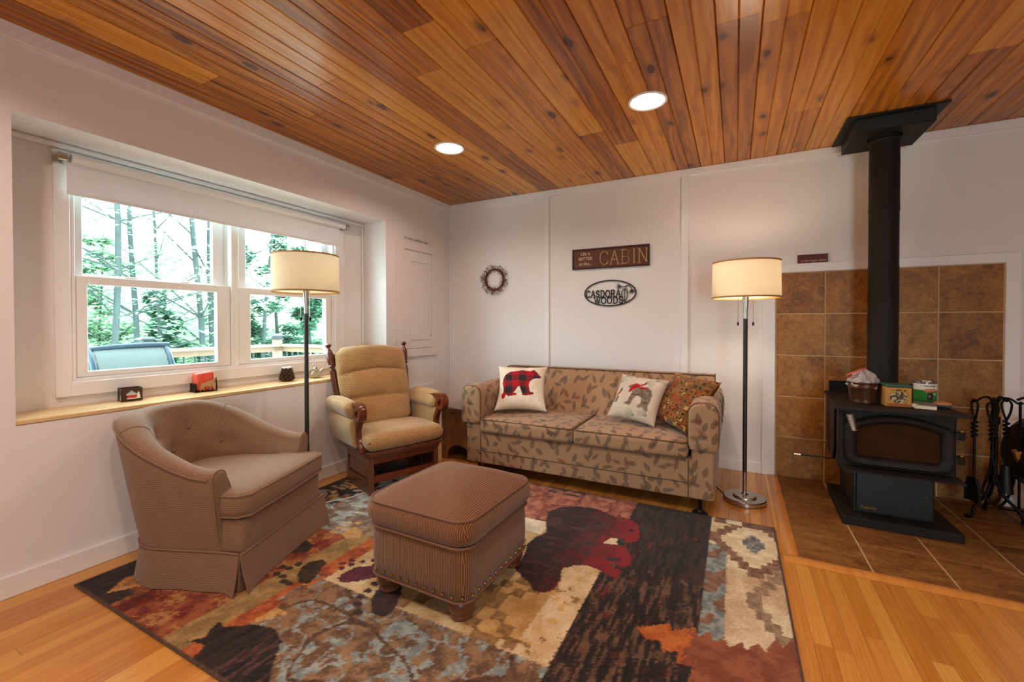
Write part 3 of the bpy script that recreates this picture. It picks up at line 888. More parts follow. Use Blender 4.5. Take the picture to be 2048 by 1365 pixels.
paw([(1.4,-2.54),(1.37,-2.48),(1.39,-2.43),(1.45,-2.41),(1.49,-2.46),(1.53,-2.55),(1.52,-2.6),(1.46,-2.6)], [(1.34,-2.5),(1.345,-2.545),(1.37,-2.585),(1.41,-2.62),(1.33,-2.45)], '2a1a1a', '452c28', .02)
paw([(.83,-2.2),(.8,-2.14),(.84,-2.1),(.91,-2.12),(.95,-2.17),(.9,-2.22)], [(.77,-2.2),(.76,-2.15),(.77,-2.1),(.81,-2.06)], 'b78d58', 'c9a673', .022)
paw([(.72,-2.42),(.69,-2.37),(.73,-2.33),(.8,-2.35),(.83,-2.4),(.78,-2.45)], [(.66,-2.42),(.65,-2.37),(.67,-2.32)], '241a12', '43331f', .02)
# bound edge
bd = .012
m = (xs[:, None] < RX0 + bd) | (xs[:, None] > RX1 - bd) | (ys[None, :] < RY0 + bd) | (ys[None, :] > RY1 - bd)
fill(m, '4a3325', '5d4230', n3)
zz = .0105 + .0022 * NR.rand(*X.shape)
zz[m] = .008
co = np.stack([np.broadcast_to(xs[:, None], X.shape), np.broadcast_to(ys[None, :], X.shape), zz], -1).reshape(-1, 3)
idx = np.arange((nx + 1) * (ny + 1)).reshape(nx + 1, ny + 1)
fc = np.stack([idx[:-1, :-1], idx[1:, :-1], idx[1:, 1:], idx[:-1, 1:]], -1).reshape(-1, 4)
# skirt down to the floor all round
edge = np.concatenate([idx[:, 0], idx[-1, 1:], idx[-2::-1, -1], idx[0, -2:0:-1]])
ecs = co[edge].copy(); ecs[:, 2] = .0004
k0 = len(co); ne = len(edge)
co = np.concatenate([co, ecs])
e2 = np.roll(np.arange(ne), -1)
sk = np.stack([edge[e2], edge, k0 + np.arange(ne), k0 + e2], -1)
fc = np.concatenate([fc, sk])
me = bpy.data.meshes.new('area_rug')
me.vertices.add(len(co)); me.vertices.foreach_set('co', co.astype('f').ravel())
me.loops.add(len(fc) * 4); me.loops.foreach_set('vertex_index', fc.astype('i').ravel())
me.polygons.add(len(fc)); me.polygons.foreach_set('loop_start', np.arange(0, len(fc) * 4, 4, dtype='i'))
me.update(calc_edges=True)
paint(me, np.concatenate([C3.reshape(-1, 3), C3.reshape(-1, 3)[edge]]))
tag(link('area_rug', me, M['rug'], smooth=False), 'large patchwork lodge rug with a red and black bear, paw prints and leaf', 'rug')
# ================================================================== TUB CHAIR
RUGZ = .0125
t = thing('tub_chair', 'brown dotted tweed barrel chair with tufted back and pleated skirt, by the window wall', 'armchair', (.426, -2.585, RUGZ), R(22))
def tub_pt(s, W, rx, x0=.225, xm=-.05):
    """point and outward normal of the U-shaped plan, s from -1 (right arm front) to 1 (left arm front)"""
    side = x0 - xm
    arc = PI * (W + rx) / 2
    tot = 2 * side + arc
    d = (s + 1) / 2 * tot
    if d < side: return Vector((x0 - d, -W, 0)), Vector((0, -1, 0))
    if d > side + arc: return Vector((xm + (d - side - arc), W, 0)), Vector((0, 1, 0))
    a = (d - side) / arc * PI
    p = Vector((xm - rx * math.sin(a), -W * math.cos(a), 0))
    n = Vector((-math.sin(a) * W, -math.cos(a) * rx, 0)).normalized()
    return p, n
def tub_h(s): return .520 + .208 * sm((1 - abs(s)) / .74)
buttons = [(-.09, .60), (.09, .60), (0, .505), (-.18, .505), (.18, .505)]
rows = []
N = 72
welt = []
for i in range(N + 1):
    s = -1 + 2 * i / N
    h = tub_h(s)
    pt, n = tub_pt(s, .362, .385)
    pb, _ = tub_pt(s, .315, .245)
    th = .082 + .03 * sm((1 - abs(s)) / .6)
    ring_ = []
    for k in range(7):
        q = k / 6
        ring_.append(pb.lerp(pt, q ** .9) + Vector((0, 0, lerp(.15, h - .035, q))))
    welt.append(pt + n * .002 + Vector((0, 0, h - .03)))
    for k in range(1, 9):
        a = PI * k / 9
        ring_.append(pt - n * (th / 2) + n * (math.cos(a) * th / 2) + Vector((0, 0, h - .035 + .035 * math.sin(a))))
    pin = pt - n * th
    for k in range(13):
        q = k / 12
        zz = lerp(h - .035, .30, q)
        inn = th + .05 * math.sin(min(1, q * 1.2) * PI / 2) + (.03 * math.sin(q * PI)) * sm((1 - abs(s)) / .7)
        p = pt - n * inn + Vector((0, 0, zz))
        for by, bz in buttons:
            dd = ((p.y - by) ** 2 + (p.z - bz) ** 2) / .0011
            if p.x < 0: p -= n * (-.024 * math.exp(-dd))
        ring_.append(p)
    pi = pt - n * (th + .05)
    ring_.append(pi + Vector((0, 0, .15)))
    rows.append(ring_)
def front_round(r, d, s):
    ya, yb = min(p[1] for p in r), max(p[1] for p in r)
    c = (ya + yb) / 2
    return [Vector((p[0] + d, c + (p[1] - c) * s, p[2] - (1 - s) * .03 * (p[2] > .3))) for p in r]
rows2 = [front_round(rows[0], .024, .5), front_round(rows[0], .021, .82), front_round(rows[0], .013, .95)] + rows + [front_round(rows[-1], .013, .95), front_round(rows[-1], .021, .82), front_round(rows[-1], .024, .5)]
body = MB().grid(rows2, False, True, True, True).build('shell', M['tub'], t, ang=55)
MB().tube(welt, .0045, 6).build('welt', M['tub_welt'], body)
for sgn in (-1, 1):
    k = 0 if sgn < 0 else N
    r0 = rows[k]
    MB().tube([p + Vector((.004, 0, 0)) for p in front_round(r0, .012, .97)[1:25]], .004, 6).build('welt', M['tub_welt'], body)
for by, bz in buttons:
    best = min((p for r in rows for p in r[15:28] if p.x < 0), key=lambda p: (p.y - by) ** 2 + (p.z - bz) ** 2)
    MB().ball(best + Vector((.004, 0, 0)), .0125, 10, sq=(.6, 1, 1)).build('button', M['tub'], t)
# seams between back and arms
for s in (-.46, .46):
    i = int(round((s + 1) / 2 * N))
    MB().tube([Vector(p) - Vector((0, 0, 0)) for p in rows[i][6:28]], .0028, 5).build('seam', M['tub_welt'], body)
fr = MB().prism(rrect(.1, -.312, .345, .312, .03, 6), .14, .303)
fr.build('front_rail', M['tub'], t, bevel=.012, seg=2)
# T-shaped seat cushion
pts = [(-.24, -.2), (-.1, -.258), (.215, -.258), (.24, -.29), (.24, -.325), (.33, -.325), (.368, -.29), (.375, 0), (.368, .29), (.33, .325), (.24, .325), (.24, .29), (.215, .258), (-.1, .258), (-.24, .2)]
def outl(p, ins): return [(x - math.copysign(min(ins, abs(x)), x) * .9, y - math.copysign(min(ins, abs(y)), y) * .9) for x, y in p]
zs = [(.306, .022), (.318, .006), (.345, 0.), (.385, 0.), (.408, .004), (.418, .018), (.425, .08), (.428, .17)]
cr = [[(x, y, z) for x, y in outl(pts, q)] for z, q in zs]
cu = MB().grid(cr, False, True, True, True).build('seat_cushion', M['tub'], t, ang=70)
for z, q in ((.408, .002), (.318, .003)):
    MB().tube([(x, y, z) for x, y in outl(pts, q)], .0048, 6, True).build('piping', M['tub_welt'], cu)
# skirt with kick pleats at the front corners
def strip(path, z0, z1, fl, th=.007):
    rows = []
    for p, n, wv in path:
        n = n.normalized()
        def at(z, off): return p + n * (off + (1 - (z - z0) / (z1 - z0)) ** 1.4 * (fl + wv)) + Vector((0, 0, z))
        rows.append([at(z0, 0), at(lerp(z0, z1, .5), 0), at(z1, 0), at(z1, -th), at(lerp(z0, z1, .5), -th), at(z0, -th)])
    return MB().grid(rows, False, True, True, True)
path = []
for i in range(8):
    q = i / 7
    path.append((Vector((lerp(.338, .245, q), lerp(-.33, -.321, q), 0)), Vector((0, -1, 0)), .022 * (1 - q) ** 2))
for i in range(49):
    s = -1 + 2 * i / 48
    p, n = tub_pt(s, .321, .252, .22)
    path.append((p, n, .003 * math.sin(i * .9)))
for i in range(8):
    q = i / 7
    path.append((Vector((lerp(.245, .338, q), lerp(.321, .33, q), 0)), Vector((0, 1, 0)), .022 * q * q))
sk = strip(path, .003, .165, .018).build('skirt_panel', M['tub'], t, ang=60)
MB().tube([p + n * .001 + Vector((0, 0, .165)) for p, n, w_ in path], .0045, 6).build('welt', M['tub_welt'], sk)
path = [(Vector((.352, lerp(-.335, .335, i / 20), 0)), Vector((1, 0, 0)), .02 * (abs(i / 10 - 1)) ** 6) for i in range(21)]
sk = strip(path, .003, .165, .016).build('skirt_panel', M['tub'], t, ang=60)
MB().tube([p + n * .001 + Vector((0, 0, .165)) for p, n, w_ in path], .0045, 6).build('welt', M['tub_welt'], sk)
for sy in (-1, 1):
    MB().box((.30, sy * .322 - .004, .004), (.341, sy * .322 + .004, .16)).box((.333, sy * .30 - .03, .004), (.341, sy * .30 + .024, .16)).build('pleat', M['tub'], t, smooth=False)

# ================================================================== OTTOMAN
t = thing('ottoman', 'brown ribbed footstool with brass nail heads and round wooden feet on the rug', 'ottoman', (1.602, -2.238, RUGZ), R(-1.0))
def oring(hx, hy, r, z, k=7): return [(x, y, z) for x, y in rrect(-hx, -hy, hx, hy, r, k)]
hx, hy = .254, .272
b = MB().grid([oring(hx - .012, hy - .012, .06, .083), oring(hx - .004, hy - .004, .06, .089), oring(hx, hy, .06, .16), oring(hx, hy, .062, .24), oring(hx - .002, hy - .002, .065, .293)], False, True, True, True).build('base', M['ottoman'], t, ang=60)
MB().tube(oring(hx - .001, hy - .001, .06, .087), .0045, 6, True).build('welt', M['ottoman_welt'], b)
MB().tube(oring(hx + .006, hy + .006, .07, .297), .006, 6, True).build('welt', M['ottoman_welt'], b)
rows = [oring(hx - .01, hy - .01, .07, .296)]
for z, q in ((.306, .008), (.33, .02), (.36, .024), (.385, .019), (.402, .008)): rows.append(oring(hx + q, hy + q, .08, z))
for q in (.985, .93, .84, .72, .58, .42, .26, .1):
    rows.append([(x * q, y * q, .402 + .088 * (1 - q ** 2.0)) for x, y, z in oring(hx + .008, hy + .008, .08, 0)])
c_ = MB().grid(rows, False, True, True, True).build('cushion', M['ottoman'], t, ang=65)
MB().tube(oring(hx + .011, hy + .011, .08, .403), .0058, 6, True).build('welt', M['ottoman_welt'], c_)
nail = MB().ball((0, 0, 0), .0072, 8).build('nail_head', M['brass'], t)
nm = nail.data
path = oring(hx + .001, hy + .001, .06, .108, 6)
acc = [0.]
for i in range(len(path)): acc.append(acc[-1] + (Vector(path[(i + 1) % len(path)]) - Vector(path[i])).length)
nn = 46
for k in range(nn):
    d = acc[-1] * k / nn
    i = max(j for j in range(len(path)) if acc[j] <= d)
    p = Vector(path[i]).lerp(Vector(path[(i + 1) % len(path)]), (d - acc[i]) / max(1e-6, acc[i + 1] - acc[i]))
    if k == 0: nail.location = p
    else: inst('nail_head', nm, t, p)
foot = [(.0, .0), (.036, 0), (.044, .004), (.047, .013), (.043, .02), (.044, .024), (.051, .034), (.056, .048), (.057, .062), (.054, .078), (.048, .085)]
for sx in (-1, 1):
    for sy in (-1, 1):
        MB().lathe(foot, 24, (sx * .188, sy * .206, 0)).build('foot', M['cherry_side'], t, ang=50)

# ================================================================== GLIDER ROCKING CHAIR
t = thing('glider_rocker', 'cherry wood glider rocking chair with gold hexagon cushions by the window', 'rocking chair', (.48, -1.42, RUGZ), R(-21))
# base: two panelled sides, rails, glide arms
for sy in (-1, 1):
    y0, y1 = (-.262, -.232) if sy < 0 else (.232, .262)
    m = MB().box((-.2, y0, .0), (-.165, y1, .25)).box((.165, y0 - (.006 if sy < 0 else 0), .0), (.208, y1 + (.006 if sy > 0 else 0), .25)).box((-.165, y0, .2), (.165, y1, .25)).box((-.165, y0, .0), (.165, y1, .085))
    s_ = m.build('side_frame', M['cherry_side'], t, bevel=.003, seg=1, smooth=False)
    yo = y0 if sy < 0 else y1
    MB().grid([[(x, yo + sy * d, z) for x, z in rrect(-.165 + q, .085 + q, .165 - q, .2 - q, .001, 1)] for q, d in ((0., -.016), (.0, -.012), (.022, -.002), (.03, -.002))], False, True, True, True).build('raised_panel', M['cherry_side'], s_, smooth=False)
MB().box((.168, -.232, .07), (.196, .232, .115)).build('stretcher', M['cherry_x'], t, bevel=.004, smooth=False)
MB().box((-.196, -.232, .07), (-.168, .232, .115)).build('stretcher', M['cherry_x'], t, bevel=.004, smooth=False)
MB().box((.17, -.232, .2), (.2, .232, .246)).build('front_rail', M['cherry_x'], t, bevel=.003, seg=1, smooth=False)
for sy in (-1, 1):
    for x in (-.12, .12):
        MB().tube([(x, sy * .185, .1), (x * .55, sy * .185, .25)], .009, 8).build('glide_link', M['steel_dark'], t)
    MB().box((-.2, sy * .185 - .014, .084), (.17, sy * .185 + .014, .106)).build('glide_rail', M['cherry'], t, smooth=False)
for k in (-.05, .0, .05): MB().box((-.02, k + .1, .11), (-.005, k + .13, .25)).build('slat', M['cherry'], t, smooth=False)
# moulded seat platform
rows = [[(x, y, z) for x, y in rrect(-.3 - q, -.275 - q, .225 + q, .275 + q, .03 + q, 4)] for z, q in ((.246, -.012), (.248, .0), (.26, .004), (.264, .014), (.276, .02), (.289, .02), (.294, .014))]
MB().grid(rows, False, True, True, True).build('platform', M['cherry_side'], t, ang=30)
# seat cushion
def wseat(p): return (p.x, p.y, p.z + .018 * math.sin((p.y) * 9) * 0 + .02 * sm((p.x - .12) / .2) * 0 - .02 * (1 - sm((p.x + .3) / .3)))
cs_ = MB().rbox((-.3, -.298, .298), (.262, .298, .408), .055, 12, (.0, .0, .018), warp=wseat).build('seat_cushion', M['hex'], t, ang=180)
MB().tube([(.207, -.294, .343), (.247, -.283, .363), (.256, -.25, .358), (.248, -.235, .338), (.217, -.26, .323)], .0035, 6).build('seam', M['leaf_welt'], cs_)
# back posts with turned finials, arched crest rail
for sy in (-1, 1):
    b0 = Vector((-.235, sy * .255, .295)); b1 = Vector((-.418, sy * .315, .968))
    ax = (b1 - b0).normalized()
    T = Matrix.Translation(b0) @ Vector((0, 0, 1)).rotation_difference(ax).to_matrix().to_4x4()
    Ln = (b1 - b0).length
    prof = [(0, 0), (.017, 0), (.017, .1), (.019, .2), (.021, .42), (.022, Ln - .175), (.016, Ln - .168), (.016, Ln - .16), (.026, Ln - .152), (.026, Ln - .145), (.021, Ln - .138), (.024, Ln - .125), (.027, Ln - .11), (.027, Ln - .05), (.02, Ln - .03), (.011, Ln - .012), (.009, Ln - .004), (.013, Ln + .002), (.023, Ln + .012), (.023, Ln + .02), (.012, Ln + .03), (0, Ln + .032)]
    po = MB().lathe(prof, 16, T=T).build('back_post', M['cherry'], t, ang=35)
    for k in range(6):
        a = 2 * PI * k / 6
        MB().tube([T @ Vector((.0205 * math.cos(a), .0205 * math.sin(a), .2)), T @ Vector((.0225 * math.cos(a), .0225 * math.sin(a), Ln - .19))], .0035, 5).build('flute', M['cherry_side'], po)
cr = []
for i in range(25):
    q = i / 24 * 2 - 1
    top = .912 + .062 * (1 - abs(q) ** 2.2) ** 1.3
    x = -.408 - .02 * (1 - q * q)
    y = q * .295
    cr.append([(x - .011, y, top - .085), (x + .011, y, top - .085), (x + .011, y, top - .004), (x + .007, y, top), (x - .007, y, top), (x - .011, y, top - .004)])
MB().grid(cr, False, True, True, True).build('crest_rail', M['cherry_x'], t, ang=40)
MB().box((-.32, -.25, .48), (-.3, .25, .56)).build('back_slat', M['cherry_x'], t, bevel=.004, smooth=False)
# tufted back cushion
rows = []
NV = 44
for i in range(NV + 1):
    v = i / NV
    z = lerp(.39, .945, v)
    puff = .052 + .03 * abs(math.sin(v * 3 * PI)) ** .5 if .02 < v < .98 else .04
    for sv in (.33, .655):
        puff -= .012 * math.exp(-((v - sv) / .014) ** 2)
    x0 = lerp(-.205, -.385, v)
    hw = lerp(.262, .285, sm(v * 1.6)) - .05 * sm((v - .93) / .07) - .03 * sm((.06 - v) / .06)
    row = []
    for k in range(33):
        a = 2 * PI * k / 32
        c_, s_ = math.cos(a), math.sin(a)
        e = .42
        yy = hw * math.copysign(abs(c_) ** e, c_)
        th = puff if s_ > 0 else .03
        xx = x0 + th * math.copysign(abs(s_) ** .75, s_) * (1 if s_ < 0 else (1 - .25 * abs(yy / hw) ** 3))
        arch = .04 * (1 - (yy / .3) ** 2) * sm(v * 1.2 - .1) + .022 * (1 - (yy / .3) ** 2) * math.sin(v * PI)
        row.append((xx, yy, z + arch))
    rows.append(row[:-1])
MB().grid(rows, False, True, True, True).build('back_cushion', M['hex'], t, ang=75)
# arms: scrolled wooden supports and rolled pads
def ribbon(path, w, th):
    """flat bar of width W along y following a path in the xz plane"""
    pts = [Vector((p[0], 0, p[1])) for p in path]
    rows = []
    for i in range(len(pts)):
        tg = (pts[min(i + 1, len(pts) - 1)] - pts[max(i - 1, 0)]).normalized()
        n = Vector((-tg.z, 0, tg.x)) * th / 2
        rows.append([pts[i] + n + Vector((0, -w / 2, 0)), pts[i] + n + Vector((0, w / 2, 0)), pts[i] - n + Vector((0, w / 2, 0)), pts[i] - n + Vector((0, -w / 2, 0))])
    return MB().grid(rows, False, True, True, True)
for sy in (-1, 1):
    yc = sy * .318
    path = [(.12, .62)]
    c0 = (.225, .588)
    for i in range(27):
        a = R(115 - i * 15.5)
        rr = lerp(.054, .026, i / 26)
        path.append((c0[0] + rr * math.cos(a), c0[1] + rr * math.sin(a)))
    path = [(-.16, .6), (-.05, .612), (.08, .628), (.16, .636)] + path[1:]
    ribbon([(p.x, p.z) for p in catmull([(a, 0, b) for a, b in path], 3)], .052, .03).build('arm_scroll', M['cherry_x'], t, bevel=.004, loc=(-.05, yc, -.034), ang=30)
    sp = catmull([(.215, 0, .545), (.185, 0, .5), (.165, 0, .45), (.19, 0, .39), (.235, 0, .345), (.25, 0, .325)], 5)
    ribbon([(p.x, p.z) for p in sp], .036, .03).build('arm_support', M['cherry'], t, bevel=.004, loc=(-.05, sy * .305, -.034), ang=30)
    def wroll(p, sy=sy): return (p.x - .05, p.y + sy * .02 * sm((p.z - .55) / .08), p.z + .012 * math.sin((p.x + .25) * 7) - .034)
    MB().rbox((-.27, yc - .055, .535), (.175, yc + .055, .652), .05, 10, (0, 0, .008), warp=wroll).build('arm_pad', M['hex'], t, ang=180)
    def wside(p, sy=sy): return (p.x - .05, p.y - sy * .025 * sm((.5 - p.z) / .15) + sy * .012, p.z - .038)
    MB().rbox((-.26, sy * .318 - .026, .342), (.17, sy * .318 + .026, .55), .024, 10, (0, .01, 0), warp=wside).build('side_pad', M['hex'], t, ang=180)

# ================================================================== SOFA
t = thing('sofa', 'tan leaf-patterned tapestry sofa with rolled arms against the back wall', 'sofa', (1.76, -.6, 0))
SX0, SX1 = -.893, .903                 # outer sides of the arms
m = MB().rbox((-.76, -.455, .105), (.76, .33, .345), .012, 6)
fr = m.build('base', M['leaf'], t)
MB().tube([(-.73, -.457, .2), (.73, -.457, .2)], .003, 5).build('seam', M['leaf_welt'], fr)
for x in (-.735, .733): MB().tube([(x, -.4565, .105), (x, -.4565, .34)], .003, 5).build('seam', M['leaf_welt'], fr)
def arm(sgn):
    xi, xo = (-.718, SX0) if sgn < 0 else (.73, SX1)
    a, b = min(xi, xo), max(xi, xo)
    c0, c1 = (a + .028, b - .018) if sgn < 0 else (a + .018, b - .028)
    post = MB().rbox((c0, -.455, .105), (c1, .42, .47), .014, 6).build('arm_post', M['leaf'], t)
    outl_ = [(a + .012, .412), (a + .002, .44), (a, .53)]
    for i in range(13):
        q = PI - PI * i / 12
        outl_.append(((a + b) / 2 + (b - a) / 2 * math.copysign(abs(math.cos(q)) ** .8, math.cos(q)), .615 + .085 * math.sin(q) ** .8))
    outl_ += [(b, .53), (b - .002, .44), (b - .012, .412)]
    xm, zm = (a + b) / 2, .54
    rows = []
    for y, s in ((-.487, .55), (-.49, .82), (-.484, .94), (-.47, .99), (-.44, 1.), (-.2, 1.), (.1, 1.), (.35, .99), (.42, .96), (.43, .8)):
        rows.append([(xm + (x - xm) * s, y, zm + (z - zm) * (s if s < .9 else (s if z > .45 else 1.))) for x, z in outl_])
    ar = MB().grid(rows, False, True, True, True).build('arm_roll', M['leaf'], t, ang=60)
    MB().tube([(xm + (x - xm) * .965, -.479, zm + (z - zm) * .965) for x, z in outl_[1:-1]], .0035, 5).build('welt', M['leaf_welt'], ar)
    MB().tube([(a + .006, -.47, .412), (a + .004, .4, .412)], .003, 5).build('hem', M['leaf_welt'], ar)
    if sgn > 0:
        fm = MB()
        for k in range(26):
            y = -.35 + k * .021 + rng.uniform(-.006, .006)
            z0 = .66 + .03 * math.sin(k * .5) - .06 * (k % 3 == 0)
            fm.tube([(b - .012, y, z0), (b + .006, y + .004, z0 - .012), (b + .008 + rng.uniform(0, .008), y + rng.uniform(-.01, .01), z0 - rng.uniform(.03, .07))], .0016, 4)
        tag(fm.build('throw_fringe', M['leaf_welt'], ar), kind='stuff')
arm(-1); arm(1)
for x0, x1 in ((-.732, .003), (.007, .73)):
    def wc(p, x0=x0, x1=x1): return (p.x, p.y - .012 * (1 - ((p.x - (x0 + x1) / 2) / ((x1 - x0) / 2)) ** 2) * sm((-p.y - .2) / .25), p.z)
    c_ = MB().rbox((x0, -.487, .347), (x1, .1, .452), .03, 12, (0, 0, .014), warp=wc).build('seat_cushion', M['leaf'], t, ang=180)
    for z in (.446, .356):
        q = rrect(x0 + .003, -.486, x1 - .003, .08, .03, 5)
        MB().tube([wc(Vector((x, y, z + .002 * 0))) for x, y in q], .0042, 5, True).build('piping', M['leaf_welt'], c_)
# leaning back with a welted top edge
rows = []
for k in range(9):
    v = k / 8
    z = lerp(.36, .755, v)
    rows.append((z, lerp(.02, .265, v) - .035 * math.sin(v * PI) * .6))
ol = []
def bk(x):
    e = max(0., (abs(x - .0) - .86) / .04)
    dz = .022 * e * e
    pts_ = [(x, y, z - (dz if i == 8 else 0)) for i, (z, y) in enumerate(rows)]
    pts_ += [(x, .275, .776 - dz), (x, .295, .782 - dz), (x, .36, .782 - dz), (x, .385, .772 - dz), (x, .392, .75 - dz), (x, .405, .36)]
    return pts_
xsb = [-.905, -.9, -.88, -.86] + [-.8 + 1.63 * i / 24 for i in range(25)] + [.84, .845, .85][:0] + [.838, .845, .85]
rws = [bk(x) for x in xsb]
b_ = MB().grid(rws, False, True, True, True).build('backrest', M['leaf'], t, ang=50)
MB().tube([Vector(r[9]) + Vector((0, -.002, .001)) for r in rws], .0042, 5).build('welt', M['leaf_welt'], b_)
for k in (0, -1): MB().tube([Vector(p) for p in rws[k][:12]], .004, 5).build('welt', M['leaf_welt'], b_)
for x in (-.79, .795):
    for y in (-.385, .33):
        lg = MB().tube([(x, y, .012), (x, y, .11)], .011, 12).build('leg', M['iron'], t)
        MB().lathe([(0, .001), (.044, .001), (.046, .004), (.04, .009), (.018, .012), (.013, .02), (0, .02)], 24, (x, y, 0)).build('glide_cup', M['black'], lg)

# ================================================================== PILLOWS
def pillow(name, label, c, X_, Z_, s, th, painter, pull=.0, cat='pillow'):
    """square knife-edge pillow: X_ right, Z_ up; painter(U, V) gives the colours of the front"""
    X_ = Vector(X_).normalized(); Z_ = Vector(Z_); Z_ = (Z_ - X_ * Z_.dot(X_)).normalized()
    Fn = X_.cross(Z_)                          # towards the viewer is -Y of the frame
    n = 96
    u = np.linspace(-1, 1, n)
    U, V_ = np.meshgrid(u, u, indexing='ij')
    prof = np.clip((1 - np.abs(U) ** 2.6) * (1 - np.abs(V_) ** 2.6), 0, 1) ** .48
    pin = 1 - pull * (1 - V_ ** 2) * np.abs(U) ** 3; pin2 = 1 - pull * (1 - U ** 2) * np.abs(V_) ** 3
    wr = vnoise(U + 2, V_ + 2, 2.5, 2.5, 3) - .5
    crease = .010 * np.exp(-((np.abs(U) - np.abs(V_)) / .1) ** 2) * np.clip(np.maximum(np.abs(U), np.abs(V_)) - .5, 0, 1) * np.sin(14 * (U + V_ * .3))
    d = th / 2 * prof * (1 + .25 * wr) + crease
    pts = np.stack([U * pin * s / 2, V_ * pin2 * s / 2], -1)
    M3 = np.array([X_, Z_, Fn])
    front = pts[..., 0:1] * M3[0] + pts[..., 1:2] * M3[1] + (d + .002)[..., None] * M3[2]
    back = pts[..., 0:1] * M3[0] + pts[..., 1:2] * M3[1] - (d + .002)[..., None] * M3[2]
    rgb, plainc = painter(U, V_)
    co = np.concatenate([front.reshape(-1, 3), back.reshape(-1, 3)])
    ix = np.arange(n * n).reshape(n, n)
    f1 = np.stack([ix[:-1, :-1], ix[1:, :-1], ix[1:, 1:], ix[:-1, 1:]], -1).reshape(-1, 4)
    f2 = f1[:, ::-1] + n * n
    e = np.concatenate([ix[:, 0], ix[-1, 1:], ix[-2::-1, -1], ix[0, -2:0:-1]]); en = np.roll(e, -1)
    f3 = np.stack([en, e, e + n * n, en + n * n], -1)
    me = bpy.data.meshes.new(name)
    me.from_pydata(co.tolist(), [], np.concatenate([f1, f2, f3]).tolist())
    paint(me, np.concatenate([rgb.reshape(-1, 3), np.broadcast_to(plainc, rgb.shape).reshape(-1, 3)]))
    o = link(name, me, M['print'], ang=80, loc=c)
    return tag(o, label, cat)
def blank(U, a, b, n):
    return np.array(L(a)) * (1 - n[..., None]) + np.array(L(b)) * n[..., None]
BEARP = [(-.74,-.04),(-.72,.14),(-.66,.28),(-.56,.4),(-.42,.48),(-.25,.5),(-.1,.55),(.04,.6),(.16,.56),(.3,.53),(.4,.54),(.46,.6),(.52,.6),(.56,.54),(.64,.46),(.7,.38),(.8,.33),(.82,.27),(.76,.22),(.64,.2),(.54,.16),(.46,.12),(.38,.04),(.33,-.1),(.34,-.24),(.36,-.36),(.4,-.42),(.5,-.42),(.52,-.5),(.36,-.55),(.1,-.57),(.08,-.5),(.04,-.36),(-.02,-.22),(-.06,-.2),(-.14,-.3),(-.18,-.38),(-.24,-.45),(-.12,-.49),(-.12,-.56),(-.46,-.6),(-.5,-.54),(-.56,-.56),(-.58,-.66),(-.68,-.7),(-.72,-.6),(-.72,-.5),(-.66,-.42),(-.66,-.26)]
def plaid_bear(U, V_):
    c = blank(U, 'd8cab2', 'e9dfcd', vnoise(U, V_, 3.))
    m = inpoly(U, V_, [(x * 1.02 - .02, y * 1.02 + .07) for x, y in BEARP])
    a = (np.floor((U + .06 * V_ + .62) / .275) % 2 == 0); b = (np.floor((V_ + .05 * U - .12) / .27) % 2 == 0)
    c[m] = L('a8141f')
    c[m & (a ^ b)] = L('742026')
    c[m & a & b] = L('2b2727')
    return c, np.array(L('d8cab2'))
pillow('throw_pillow', 'cream throw pillow with red and black plaid bear at the sofa left end', (1.215, -.735, .645), (.93, .36, .0), (-.25, .56, .78), .41, .15, plaid_bear, .13)
BEARC = [(-.36,.3),(-.2,.42),(-.08,.4),(.05,.34),(.25,.36),(.42,.4),(.58,.3),(.68,.1),(.66,-.15),(.62,-.35),(.68,-.5),(.6,-.56),(.5,-.5),(.42,-.42),(.36,-.48),(.22,-.46),(.26,-.38),(.34,-.3),(.3,-.1),(.2,-.02),(.08,-.04),(.0,-.2),(-.04,-.45),(-.3,-.44),(-.28,-.36),(-.18,-.32),(-.16,-.1),(-.12,.1),(-.22,.2)]
def scarf_bear(U, V_):
    n = vnoise(U, V_, 12., 12., 2)
    c = blank(U, 'b3a492', 'cbbdab', vnoise(U, V_, 3.))
    for sx, sy, ang in ((-.75, .85, .4), (-.2, .8, 1.4), (.25, .62, .2), (-.85, .45, 1.1), (.7, -.75, 2.6), (.2, -.85, 2.9), (.6, .8, .6)):
        for k in range(7):
            a = ang + (k - 3) * .22
            du, dv = U - sx, V_ - sy
            l = du * math.cos(a) + dv * math.sin(a); w = np.abs(-du * math.sin(a) + dv * math.cos(a))
            m = (l > 0) & (l < .38) & (w < .014); c[m] = c[m] * .45 + np.array(L('5f7161')) * .55
    m = inpoly(U, V_, BEARC); c[m] = (np.array(L('4b3d31')) * (1 - n[..., None]) + np.array(L('8b7a66')) * n[..., None])[m]
    e = inpoly(U, V_, [(x * 1.06 - .01, y * 1.06) for x, y in BEARC]) & ~m; c[e] = c[e] * .5
    for P in ([(-.22, .36), (-.1, .5), (.08, .48), (.14, .36), (.02, .3), (-.12, .2), (-.24, .06), (-.3, .1)], [(.08, .4), (.3, .62), (.36, .56), (.18, .4)], [(.1, .36), (.4, .4), (.4, .3), (.12, .28)]):
        m = inpoly(U, V_, P); c[m] = np.array(L('a01c20')) * (.8 + .4 * n[m][:, None])
    for P in ([(-.74, .05), (-.66, .2), (-.6, .2), (-.6, .06)], ):
        m = inpoly(U, V_, P); c[m] = L('5a4a42')
    m = inpoly(U, V_, [(-.86, -.08), (-.68, .08), (-.62, .02), (-.8, -.14)]); c[m] = L('a82426')
    for x in (-.92, -.8, -.7): m = inpoly(U, V_, [(x, -.15), (x + .06, -.12), (x + .02, -.42), (x - .05, -.42)]); c[m] = L('3d322b')
    return c, np.array(L('b3a492'))
